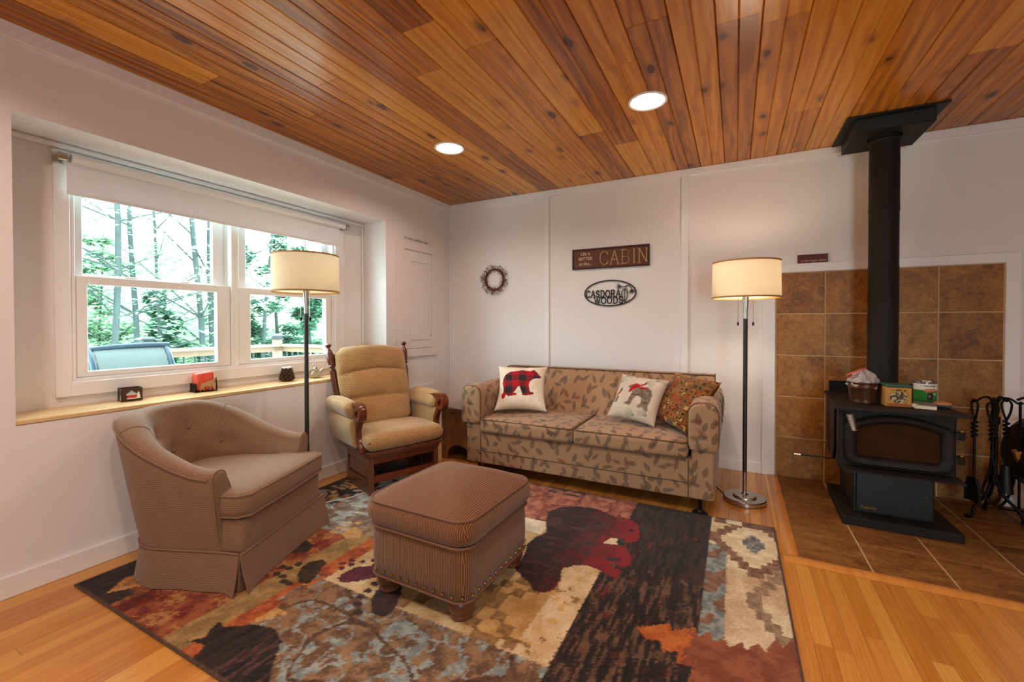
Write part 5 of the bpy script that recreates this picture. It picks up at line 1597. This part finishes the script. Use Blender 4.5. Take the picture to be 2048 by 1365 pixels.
# flue
t = thing('stove_pipe', 'tall black flue pipe rising from the stove to the ceiling', 'flue pipe', (3.582, -.3, .6912))
prof = [(.0775, .0), (.0775, .84), (.0765, .845), (.0765, 1.18), (.079, 1.185), (.079, 1.205), (.0775, 1.21), (.0775, 1.52), (.0765, 1.525), (.0765, 1.62), (.083, 1.625), (.085, 1.632), (.083, 1.64), (.0765, 1.645), (.0765, 1.685)]
MB().lathe(prof, 40).build('pipe', ST, t, ang=20)
MB().lathe([(.0775, .0), (.088, .0), (.088, .02), (.0775, .03)], 40).build('collar', SD, t)
t = thing('flue_ceiling_box', 'square black metal flue support box on the wood ceiling', 'flue support', (3.59, -.265, H))
MB().box((-.24, -.245, -.012), (.24, .235, -.001)).build('flange', SD, t, smooth=False, bevel=.002, seg=1)
m = MB()
for a, b in (((-.19, -.2, -.085), (-.182, .2, -.012)), ((.182, -.2, -.085), (.19, .2, -.012)), ((-.182, -.2, -.085), (.182, -.192, -.012)), ((-.182, .192, -.085), (.182, .2, -.012))): m.box(a, b)
m.build('box_sides', SD, t, smooth=False)
m = MB()
hole = [(-.008 + .086 * math.cos(2 * PI * i / 32), -.035 + .086 * math.sin(2 * PI * i / 32)) for i in range(32)]
sq = []
for hx_, hy2 in hole:
    dx, dy = hx_ + .008, hy2 + .035
    s = .19 / max(abs(dx), abs(dy))
    sq.append((max(-.19, min(.19, dx * s)), max(-.2, min(.2, dy * s * 1.05))))
m.grid([[(a, b, -.088) for a, b in sq], [(a, b, -.088) for a, b in hole], [(a, b, -.084) for a, b in hole], [(a, b, -.084) for a, b in sq]], True, True) if 0 else m.grid([[(a, b, -.089) for a, b in sq], [(a, b, -.089) for a, b in hole], [(a, b, -.0855) for a, b in hole], [(a, b, -.0855) for a, b in sq], [(a, b, -.089) for a, b in sq]], False, True)
m.build('bottom_plate', ST, t, smooth=False)

# ================================================================== ON THE STOVE
TZ_ = .6915
t = thing('copper_bucket', 'dark copper bucket holding a crumpled plastic bag on the stove', 'bucket', (3.425, -.60, TZ_))
M['copper'] = plain('aged_copper', '5a3a2a', .38, .8, nz=.25, nsc=20.)
MB().lathe([(0, .003), (.063, .003), (.0665, 0), (.068, .006), (.0665, .012), (.069, .03), (.0755, .085), (.077, .09), (.0755, .095), (.08, .118), (.083, .121), (.0815, .124), (.078, .12), (.0665, .03), (.064, .008), (0, .008)], 40).build('pail', M['copper'], t, ang=30)
hd = MB().tube(catmull([(-.079, -.02, .116), (-.06, -.064, .1), (-.02, -.086, .092), (.02, -.083, .094), (.03, -.082, .1)], 6), .0035, 6).build('bail', M['copper'], t)
MB().tube([(.0, -.0775, .088), (.0, -.068, .02)], .0015, 4).build('seam', M['steel_dark'], t)
# plastic bag
t = thing('plastic_bag', 'clear zip bag with a red seal stuffed into the copper bucket', 'bag', (3.425, -.60, TZ_ + .126))
g = G('clear_plastic'); n = g.noise(g.obj(), 35., 4.)
tr = g.n('BsdfTransparent', {'Color': (.9, .88, .86)}); gl = g.n('BsdfPrincipled', {'Base Color': 'cfc6c2', 'Roughness': .2, 'Normal': g.bump(n, .8, .01)})
M['plastic'] = g.end(g.n('MixShader', {0: .5, 1: tr, 2: gl}))
M['red_plastic'] = plain('red_zip', 'c2453c', .4)
rows = []
for i in range(13):
    v = i / 12
    rr = .066 * math.cos(v * PI / 2) ** .6 + .002
    row = []
    for k in range(28):
        a = 2 * PI * k / 28
        q = rr * (1 + .16 * math.sin(5 * a + 6 * v) + .09 * math.sin(11 * a - 9 * v))
        row.append((q * math.cos(a) * 1.05 - .004, q * math.sin(a), -.03 + .1 * v + .008 * math.sin(4 * a + 3)))
    rows.append(row)
MB().grid(rows, False, True, True, True).build('bag_film', M['plastic'], t, ang=30)
rib_ = [(-.085, -.02, .035), (-.065, -.03, .05), (-.045, -.028, .058), (-.015, -.02, .074), (.0, -.005, .072), (.01, .01, .078)]
MB().tube(catmull(rib_, 4), .005, 6, flat=.4).tube(catmull([(-.088, -.02, .03), (-.075, -.03, .018), (-.06, -.03, .03), (-.03, -.03, .05)], 4), .0045, 6, flat=.4).build('zip_seal', M['red_plastic'], t)
# biscuit tin
t = thing('biscuit_tin', 'tan printed biscuit tin with a green hinged lid on the stove', 'tin', (3.556, -.665, TZ_), R(4))
M['tin_green'] = plain('green_lid', '2f5a44', .4, .2, nz=.15)
M['tin_tan'] = plain('tan_tin', 'a87a3e', .4, .1, nz=.15)
MB().rbox((-.058, -.045, .0), (.058, .045, .112), .006, 6).build('tin_body', M['tin_tan'], t)
MB().rbox((-.0605, -.0475, .112), (.0605, .0475, .127), .006, 6).build('lid', M['tin_green'], t)
def tinface(U, V_):
    c = blank(U, 'a9783a', 'c0904c', vnoise(U, V_, 4.))
    n = vnoise(U + 2, V_, 9., 9., 3)
    rad = (U / .72) ** 2 + ((V_ + .02) / .62) ** 2
    c[rad < 1] = L('b9ab8c')
    m = (rad < 1) & (n > .5); c[m] = L('3c3226')
    m = (rad < .8) & (n > .43) & (n < .5); c[m] = L('75634a')
    m = (rad < .35) & (vnoise(U, V_, 6.) > .5); c[m] = L('55432f')
    m = (rad < 1.12) & (rad > 1.0) & (n > .46); c[m] = L('4a4a38')
    m = (np.abs(V_ - .78 + .1 * U ** 2) < .07) & (np.abs(U) < .62) & (vnoise(U, V_, 16., 4., 1) > .42); c[m] = L('3a2f22')
    c[V_ < -.86] = L('a2522a')
    c[(np.abs(V_ + .78) < .03)] = L('8a3d20')
    m = (np.abs(V_ + .7) < .045) & (np.abs(U) < .7) & (vnoise(U, V_, 18., 2., 1) > .45); c[m] = L('a05a24')
    return c
printed_face(60, 60, lambda a, b: (a * .053, -.0456, .056 + b * .051), tinface, 'printed_front', t)
# paint can
t = thing('paint_can', 'paint can with a white and green label on the stove beside the tin', 'paint can', (3.748, -.44, TZ_))
M['can_metal'] = plain('tin_plate', '9a948c', .3, .9)
MB().lathe([(0, .002), (.05, .002), (.054, 0), (.0545, .004), (.052, .006), (.052, .118), (.0545, .121), (.054, .125), (.047, .126), (.045, .12), (.04, .119), (.0, .12)], 40).build('can', M['can_metal'], t, ang=30)
def label(U, V_):
    c = blank(U, 'd8d4c8', 'e4e0d6', V_ * .5 + .5)
    c[V_ < .32] = L('2f7a33')
    c[(V_ < -.8)] = L('276a2c')
    m = (np.abs(U - .02) < .17) & (np.abs(V_ - .28) < .2); c[m] = L('c0522a')
    m = (np.abs(U) < .08) & (V_ > -.72) & (V_ < -.02); c[m] = L('2c2622')
    m = (np.abs(U + .01) < .03) & (V_ > -.5) & (V_ < -.2); c[m] = L('857a6c')
    m = (U > .1) & (U < .2) & (V_ > -.3) & (V_ < 0) & (vnoise(U, V_, 30., 8., 1) > .5); c[m] = L('a8c8a4')
    return c
A0 = R(-90 + 8)
printed_face(120, 40, lambda a, b: (.0524 * math.cos(A0 + a * PI), .0524 * math.sin(A0 + a * PI), .062 + b * .053), label, 'paper_label', t)
def wrap(body, size, mat, z, r, a0):
    """small lettering bent round a can"""
    o = text(body, size, mat, t, (0, 0, 0), name='label_lettering', depth=.0003, bold=.0004)
    for v in o.data.vertices:
        a = a0 + v.co.x / r
        v.co = Vector(((r + v.co.z) * math.cos(a), (r + v.co.z) * math.sin(a), z + v.co.y))
wrap('RUST-OLEUM', .0095, M['ink'], .103, .0529, A0 + .04)
wrap('HIGH HEAT', .0105, M['cream_paint'], .0765, .0531, A0 + .04)
# paperback and tube, bowl
t = thing('paperback_book', 'paperback book lying flat on the stove in front of the paint can', 'book', (3.683, -.66, TZ_), R(-14))
M['paper'] = plain('paper_pages', 'd6c8b0', .8, nz=.08, nsc=300.)
MB().box((-.045, -.07, .002), (.045, .068, .021)).build('pages', M['paper'], t, smooth=False)
def cover(U, V_):
    n = vnoise(U, V_, 3., 3., 3)
    c = blank(U, '4a4038', '857868', n)
    m = n > .58; c[m] = L('8c3a2c')
    m = n < .36; c[m] = L('2e3a3a')
    return c
printed_face(30, 40, lambda a, b: (a * .047, b * .072, .0235), cover, 'front_cover', t)
MB().box((-.047, -.072, .021), (.047, .072, .0233)).box((-.047, -.072, 0), (.047, .072, .002)).box((-.047, -.072, .0), (-.0455, .072, .0233)).build('cover', M['maroon'], t, smooth=False)
t = thing('rolled_paper', 'short roll of printed paper lying on the stove beside the book', 'roll', (3.622, -.665, TZ_ + .0135), R(10))
T_ = Matrix.Rotation(R(90), 4, 'X')
MB().lathe([(.009, -.06), (.013, -.06), (.013, .06), (.009, .06), (.009, -.06)], 24, T=T_).build('paper_roll', M['paper'], t, ang=30)
MB().lathe([(0, -.05), (.009, -.05), (.009, .05), (0, .05)], 20, T=T_).build('roll_core', M['tin_tan'], t)
t = thing('ash_dish', 'low blue and tan stoneware dish at the right end of the stove', 'dish', (3.775, -.60, TZ_), 0)
M['blue_glaze'] = plain('blue_grey_glaze', '4a5560', .4, nz=.2)
M['tan_glaze'] = plain('tan_glaze', 'b0794a', .5, nz=.15)
d_ = MB().lathe([(0, 0), (.03, 0), (.036, .004), (.04, .012), (.041, .018), (0, .018)], 32).build('dish', M['blue_glaze'], t, ang=40)
MB().lathe([(.0405, .0175), (.039, .024), (.034, .028), (.028, .026), (.022, .019), (0, .018)], 32).build('rim', M['tan_glaze'], d_, ang=60)

# ================================================================== FIRE TOOLS
HZ = .0085
t = thing('fire_tool_stand', 'black wrought iron stand with twisted post and curled legs beside the stove', 'tool stand', (4.105, -.285, HZ))
I_ = M['iron']
for k in range(3):
    a0 = 2 * PI * k / 3
    MB().tube([(.0085 * math.cos(a0 + z * 22), .0085 * math.sin(a0 + z * 22), z) for z in [.2 + .46 * i / 60 for i in range(61)]], .0085, 8).build('twisted_bar', I_, t, ang=80)
for z in (.24, .585):
    MB().lathe([(.0, -.025), (.022, -.025), (.024, -.02), (.022, -.012), (.024, -.004), (.022, .004), (.024, .012), (.022, .02), (0, .024)], 16, (0, 0, z)).build('collar', I_, t)
for k, a in enumerate((-155, -35, 85)):
    c, s = math.cos(R(a)), math.sin(R(a))
    pr = [(.0, .25), (.02, .2), (.045, .14), (.09, .09), (.115, .05), (.118, .022), (.128, .008), (.15, .009), (.158, .02)]
    MB().tube(catmull([(r * c, r * s, z) for r, z in pr], 5), .0085, 8).build('leg', I_, t, ang=80)
hooks = (-165, -115, -20, 40)
for a in hooks:
    c, s = math.cos(R(a)), math.sin(R(a))
    pr = [(.01, .6), (.012, .68), (.028, .715), (.06, .715), (.085, .695), (.1, .69), (.108, .7)]
    MB().tube(catmull([(r * c, r * s, z) for r, z in pr], 5), .006, 8).build('hook', I_, t, ang=80)
SX_, SY_ = 4.105, -.285
def tool(name, label, a, length, r=.098):
    x, y = SX_ + r * math.cos(R(a)), SY_ + r * math.sin(R(a))
    t = thing(name, label, 'fire tool', (x, y, HZ), R(a + 90))
    zt = .692
    loop = catmull([(0, 0, zt - .12), (.018, 0, zt - .06), (.022, 0, zt - .015), (0, 0, zt + .008), (-.022, 0, zt - .015), (-.016, 0, zt - .07), (.0, 0, zt - .115)], 5)
    MB().tube(loop, .0055, 8).build('loop_handle', I_, t, ang=80)
    co = [(.013 * math.cos(q * 1.05), .013 * math.sin(q * 1.05), zt - .12 - .0042 * q) for q in range(24)]
    MB().tube(co, .0055, 6).build('twist_grip', I_, t, ang=80)
    MB().tube([(0, 0, zt - .115), (0, 0, zt - length)], .0058, 8).build('rod', I_, t)
    return t, zt - length
tt, zb = tool('fire_shovel', 'black iron fire shovel, leftmost on the tool stand', -165, .47)
rows = []
for i in range(7):
    z = zb + .01 - i * .024
    w = lerp(.03, .052, sm(i / 3))
    rows.append([(-w, -.014, z), (-w, .002, z), (0, .006, z), (w, .002, z), (w, -.014, z), (w - .002, -.014, z), (w - .002, -.001, z), (0, .003, z), (-w + .002, -.001, z), (-w + .002, -.014, z)])
MB().grid(rows, False, True, True, True).build('shovel_pan', M['steel_dark'], tt, smooth=False)
tt, zb = tool('fire_tongs', 'black iron log tongs hanging second from left on the tool stand', -115, .28)
for s in (-1, 1):
    MB().tube(catmull([(0, s * .002, zb + .02), (s * .008, 0, zb - .1), (s * .03, 0, zb - .2), (s * .034, 0, zb - .25), (s * .006, 0, zb - .31)], 5), .0062, 8).build('tong_arm', I_, tt, ang=80)
tt, zb = tool('fire_brush', 'black hearth brush hanging behind the tool stand post', 40, .4)
MB().lathe([(0, .02), (.02, .015), (.024, 0), (.03, -.1), (.034, -.15), (0, -.152)], 16, (0, 0, zb)).build('bristles', M['black'], tt)
tt, zb = tool('fire_poker', 'black iron poker, rightmost on the tool stand', -20, .64)
MB().tube(catmull([(0, 0, zb + .06), (.02, 0, zb + .035), (.026, 0, zb + .01), (.012, 0, zb - .004)], 4), [.0058] * 12 + [.002], 8).build('poker_hook', I_, tt, ang=80)

# ================================================================== LOG HOLDER AT THE RIGHT EDGE
t = thing('log_holder', 'black iron log rack with a hammered side panel at the right edge', 'log rack', (4.385, -.25, HZ))
pth = catmull([(-.21, -.09, .715), (-.165, -.09, .735), (-.11, -.09, .715), (-.05, -.09, .68), (.05, -.09, .69), (.13, -.09, .73)], 6)
MB().tube(pth, .007, 8).build('handle_bar', I_, t, ang=80)
for x in (-.055, -.04): MB().tube([(x, -.09, .685), (x, -.09, .58)], .0025, 6).build('hanger', I_, t)
rows = []
for i in range(13):
    q = i / 12
    a = R(lerp(100, 250, q))
    rows.append([(-.02 + .17 * math.cos(a) * (1 - .0 * q), y, .38 + .22 * math.sin(a)) for y in (-.13, -.1, .1, .13)])
rows2 = [[(x + .006, y, z) for x, y, z in r] for r in rows]
MB().grid([ra + rb[::-1] for ra, rb in zip(rows, rows2)], False, True, True, True).build('side_panel', M['steel_dark'], t)
MB().box((-.12, -.11, .55), (.1, -.1, .6)).build('strap', M['steel_dark'], t, smooth=False)
for y in (-.13, .13):
    MB().tube(catmull([(-.15, y, .33), (-.13, y, .2), (-.16, y, .07), (-.2, y, .01)], 5), .007, 8).build('leg', I_, t, ang=80)
    MB().tube([(-.2, y, .012), (.15, y, .012)], .006, 8).build('foot_bar', I_, t)
def log(label, c, r, ln, rz, n=7, seed=1):
    q = random.Random(seed)
    t = thing('firewood_log', label, 'firewood', c, rz)
    p = [(r * math.cos(2 * PI * i / n) * q.uniform(.85, 1.05), r * math.sin(2 * PI * i / n) * q.uniform(.85, 1.05)) for i in range(n)]
    MB().prism(p, -ln / 2, ln / 2, 'z').build('split_wood', M['log'], t, smooth=False, bevel=.004)
    return t
lo = log('pale split firewood log leaning in the rack at the right edge', (4.265, -.3, .27), .052, .34, 0, 6, 3); lo.rotation_euler = (R(-6), R(-16), .4)
lo = log('pale split firewood log standing behind the leaning log in the rack', (4.35, -.22, .195), .06, .36, 0, 5, 8); lo.rotation_euler = (0, R(4), .9)
# ================================================================== OUTDOORS: deck, railing, lounge chair, trees
DZ = -.1
M['deck'] = plain('weathered_deck', 'a39888', .7, nz=.12, nsc=12.)
M['rail_wood'] = plain('new_pine_rail', '86705a', .6, nz=.1, nsc=14.)
M['baluster'] = plain('dark_baluster', '202e33', .5)
M['cap'] = plain('black_post_cap', '18222a', .45, .0)
t = thing('deck', 'weathered wooden deck outside the window', 'deck', (-1.65, -1.5, DZ))
db = None
for k in range(17):
    x = -1.25 + k * .145
    me_ = db.data if db else None
    if db is None:
        db = MB().box((0, -2.6, -.03), (.14, 1.5, 0)).build('deck_board', M['deck'], t, smooth=False)
        db.location = (x, 0, 0)
    else: inst('deck_board', me_, t, (x, 0, 0))
t = thing('deck_railing', 'pine deck railing with dark balusters and capped posts outside the window', 'railing', (-2.86, -.05, DZ))
rt = .99
MB().box((-.02, -4.0, rt - .03), (.12, .03, rt)).build('top_rail', M['rail_wood'], t, smooth=False)
MB().box((.0, -4.0, rt - .1), (.035, -.04, rt - .032)).build('upper_rail', M['rail_wood'], t, smooth=False)
MB().box((.0, -4.0, .08), (.035, -.04, .15)).build('lower_rail', M['rail_wood'], t, smooth=False)
MB().box((.03, -.03, rt - .03), (2.3, .11, rt)).build('top_rail', M['rail_wood'], t, smooth=False)
MB().box((.06, .02, rt - .1), (2.3, .055, rt - .032)).build('upper_rail', M['rail_wood'], t, smooth=False)
MB().box((.06, .02, .08), (2.3, .055, .15)).build('lower_rail', M['rail_wood'], t, smooth=False)
for y in (0., -1.49, -2.98):
    p = MB().box((-.05, y - .045, 0), (.04, y + .045, rt + .06)).build('post', M['rail_wood'], t, smooth=False)
    MB().grid([[(-.005 + s * a, y + s * b, z) for a, b in ((-1, -1), (1, -1), (1, 1), (-1, 1))] for s, z in ((.05, rt + .06), (.062, rt + .062), (.062, rt + .072), (.046, rt + .076), (.046, rt + .105), (.076, rt + .108), (.072, rt + .12), (.02, rt + .14), (.002, rt + .142))], False, True, True, True).build('post_cap', M['cap'], p, smooth=False)
bme = None
for k in range(44):
    if k < 26: loc = (.017, -.115 - k * .115, 0)
    else: loc = (.14 + (k - 26) * .115, .037, 0)
    if min(abs(loc[1] - y) for y in (0, -1.49, -2.98)) < .06 and k < 26: continue
    if bme is None: bme = MB().tube([(0, 0, .12), (0, 0, rt - .06)], .011, 8).build('baluster', M['baluster'], t); bme.location = loc
    else: inst('baluster', bme.data, t, loc)
# sling lounge chair
t = thing('patio_chair', 'dark blue framed sling patio chair outside the left window', 'patio chair', (-1.12, -2.36, DZ))
M['frame_blue'] = plain('navy_powder_coat', '16303f', .4, .0)
M['sling'] = plain('pale_sling', '525c5b', .8, nz=.12, nsc=30.)
for s in (-1, 1):
    side = catmull([(-.1, s * .215, .0), (-.05, s * .225, .3), (.04, s * .228, .5), (.1, s * .228, .72), (.1, s * .226, .9), (.05, s * .224, 1.02), (-.02, s * .225, 1.095)], 6)
    MB().tube(side, .019, 8).build('side_rail', M['frame_blue'], t, ang=80)
    MB().tube([(-.1, s * .24, .0), (-.5, s * .25, .02)], .015, 8).build('leg', M['frame_blue'], t)
MB().tube(catmull([(-.015, -.25, 1.085), (-.02, -.1, 1.1), (-.02, .1, 1.108), (-.015, .25, 1.105)], 5), .02, 8).build('top_rail', M['frame_blue'], t, ang=80)
rows = []
for p in catmull([(-.01, 0, .36), (.06, 0, .55), (.1, 0, .72), (.1, 0, .9), (.05, 0, 1.02), (-.015, 0, 1.09)], 4):
    rows.append([(p.x - .004, -.2, p.z), (p.x - .004, .2, p.z), (p.x + .004, .2, p.z), (p.x + .004, -.2, p.z)])
MB().grid(rows, False, True, True, True).build('sling_fabric', M['sling'], t)
# ground far below the deck, rising woods
g = G('forest_floor'); n = g.noise(g.pos(), .8, 4.)
gm = g.end(g.bsdf(g.mix(n, '556347', '7d8c66'), .95))
def hz(x, y): return -2.2 + .05 * (-x - 4) + .4 * math.sin(x * .3) * math.cos(y * .25)
rows = [[(x, y, hz(x, y)) for y in range(-45, 61, 5)] for x in range(-70, -2, 4)]
tag(MB().grid(rows).build('woodland_ground', gm), kind='structure')
def bark(name, a, b): 
    g = G(name); p = g.obj(); x, y, z = g.sep(p)
    return g.end(g.bsdf(g.mix(g.noise(g.comb(x * 20., y * 20., z * 4.), 1., 4.), a, b), .9))
M['bark'] = bark('grey_bark', '1c2625', '3a4644')
M['bark_pale'] = bark('pale_bark', '3c4845', '636e69')
def leafmat(name, a, b):
    g = G(name); n = g.noise(g.pos(), 1.3, 3.); r = g.noise(g.pos(), 40., 1.)
    c = g.mix(n * .6 + r * .4, a, b)
    df = g.n('BsdfDiffuse', {'Color': c}); tl = g.n('BsdfTranslucent', {'Color': c})
    return g.end(g.n('MixShader', {0: .45, 1: df, 2: tl}))
M['lf_dark'] = leafmat('hemlock_green', '2a5140', '5d8a70')
M['lf_mid'] = leafmat('hazed_green', '52775c', '8fb08c')  # outdoor haze is put into this leaf colour, duller and nearer teal
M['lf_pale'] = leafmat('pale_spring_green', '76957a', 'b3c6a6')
def foliage(name, pts, size, mat, parent, seed, droop=0., flat=.5):
    rs = np.random.RandomState(seed)
    P = np.asarray(pts); n = len(P)
    a = rs.rand(n) * 2 * PI
    d = np.stack([np.cos(a), np.sin(a), (rs.rand(n) - .5) * 2 * flat - droop], -1)
    d /= np.linalg.norm(d, axis=1)[:, None]
    s = np.stack([-np.sin(a), np.cos(a), (rs.rand(n) - .5) * 1.4], -1)
    ln = (size * (.6 + .8 * rs.rand(n)))[:, None]
    q = np.stack([P, P + d * ln * .5 + s * ln * .22, P + d * ln, P + d * ln * .5 - s * ln * .22], 1).reshape(-1, 3)
    me = bpy.data.meshes.new(name)
    me.vertices.add(4 * n); me.vertices.foreach_set('co', q.astype('f').ravel())
    me.loops.add(4 * n); me.loops.foreach_set('vertex_index', np.arange(4 * n, dtype='i'))
    me.polygons.add(n); me.polygons.foreach_set('loop_start', np.arange(0, 4 * n, 4, dtype='i'))
    me.update(calc_edges=True)
    return tag(link(name, me, mat, parent, smooth=False), kind='stuff')
def tree(label, x, y, h, r, seed, kind, nleaf, group='trees outside the window', fork=False, lean=0.):
    q = random.Random(seed)
    z0 = hz(x, y) - .2
    t = thing('tree', label, 'tree', (x, y, z0), 0, group)
    bk_ = M['bark'] if kind != 'birch' else M['bark_pale']
    tr = [Vector((lean * (z / h) * 2 + .06 * math.sin(z * .9 + seed), .05 * math.cos(z * .7 + seed) + lean * z / h, z)) for z in [h * i / 16 for i in range(17)]]
    MB().tube(tr, [r * (1 - .75 * i / 16) for i in range(17)], 8).build('trunk', bk_, t)
    pts = []
    br = MB()
    nb = 34 if kind == 'hemlock' else 22
    for k in range(nb):
        f = q.uniform(.08 if kind == 'hemlock' else .22, .97)
        z = f * h
        base = tr[min(16, int(f * 16))]
        a = q.uniform(0, 2 * PI)
        ln = (1 - f * .75) * q.uniform(1.2, 2.6) * (h / 10)
        up = -.08 if kind == 'hemlock' else q.uniform(.3, .8)
        pth = [base + Vector((math.cos(a) * ln * u, math.sin(a) * ln * u, up * ln * u - (.12 if kind == 'hemlock' else -.0) * ln * u * u)) + Vector((q.uniform(-.08, .08), q.uniform(-.08, .08), 0)) * u for u in (0, .25, .5, .75, 1)]
        br.tube(pth, [r * .22 * (1 - .8 * u) + .004 for u in (0, .25, .5, .75, 1)], 5)
        for u in range(int(nleaf / nb)):
            s = q.uniform(.2, 1.05)
            i = min(3, int(s * 4)); p = pth[i].lerp(pth[i + 1], min(1, s * 4 - i))
            w = .3 * ln * s if kind == 'hemlock' else .42 * ln
            pts.append((p.x + q.gauss(0, w * .5), p.y + q.gauss(0, w * .5), p.z + q.gauss(0, .09 if kind == 'hemlock' else w * .4)))
    br.build('branches', bk_, t)
    if pts: foliage('leaves', pts, .2 if kind == 'hemlock' else .15, M['lf_dark' if kind == 'hemlock' else ('lf_mid' if kind == 'maple' else 'lf_pale')], t, seed, .25 if kind == 'hemlock' else 0.)
    return t
tree('straight grey trunk seen through the left window, left of two', -8., .02, 15, .07, 3, 'maple', 2600, lean=.1)
tree('straight grey trunk seen through the left window, right of two', -8.6, .62, 15, .065, 5, 'maple', 2600)
tree('thin leaning tree seen through the middle of the left window', -9.5, 1.75, 13, .05, 8, 'pale', 1800, lean=-.5)
tree('grey double tree near the right side of the left window', -8., 1.66, 15, .075, 11, 'pale', 1800, lean=-.2)
tree('second thick trunk at the right side of the left window', -8.8, 2.2, 15, .1, 12, 'pale', 1600, lean=.15)
tree('slender forked tree seen at the top of the right window', -10., 4.3, 14, .06, 14, 'pale', 2600, lean=.3)
for i, (x, y, h, n, lab) in enumerate(((-11., 4.2, 6.2, 5200, 'bushy green hemlock behind the corner post'), (-9.6, 5.6, 6.0, 5200, 'bushy green hemlock at the right of the right window'), (-12.6, 6.6, 7.0, 4600, 'tall green hemlock farther back at the far right'), (-12., 2.6, 4.4, 3600, 'low green hemlock left of the corner post'))):
    tree(lab, x, y, h, .09, 30 + i, 'hemlock', n * 2, 'evergreens outside the right window')
for i, (x, y, h, n, w) in enumerate(((-11., -1.6, 5.2, 3000, 'far left'), (-12., .3, 5.4, 3000, 'second from left'), (-10.5, -.2, 4.2, 2600, 'lowest and nearest'), (-13., 1.6, 5.4, 2600, 'farthest right'))):
    tree('feathery pale green understory tree in the left window, ' + w, x, y, h, .05, 50 + i, 'maple', n * 2, 'understory trees behind the railing')
# far woods: a bank of leaves nobody could count
rs = np.random.RandomState(9)
n = 60000
X_ = -16 - rs.rand(n) * 22
Y_ = -9 + rs.rand(n) * 50
Z_ = -1.8 + (rs.rand(n) ** 1.7) * (6.0 + 1.5 * np.sin(Y_ * .4)) * np.where(rs.rand(n) < .5, 1, .6)
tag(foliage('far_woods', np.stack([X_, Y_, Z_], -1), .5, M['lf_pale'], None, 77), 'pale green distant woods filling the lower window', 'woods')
n = 6000
X_ = -5.5 - rs.rand(n) * 4; Y_ = -5 + rs.rand(n) * 14; Z_ = -2.2 + rs.rand(n) ** 1.5 * 2.6
tag(foliage('shrubs', np.stack([X_, Y_, Z_], -1), .16, M['lf_mid'], None, 78), 'green shrubs showing between the deck balusters', 'shrubs')
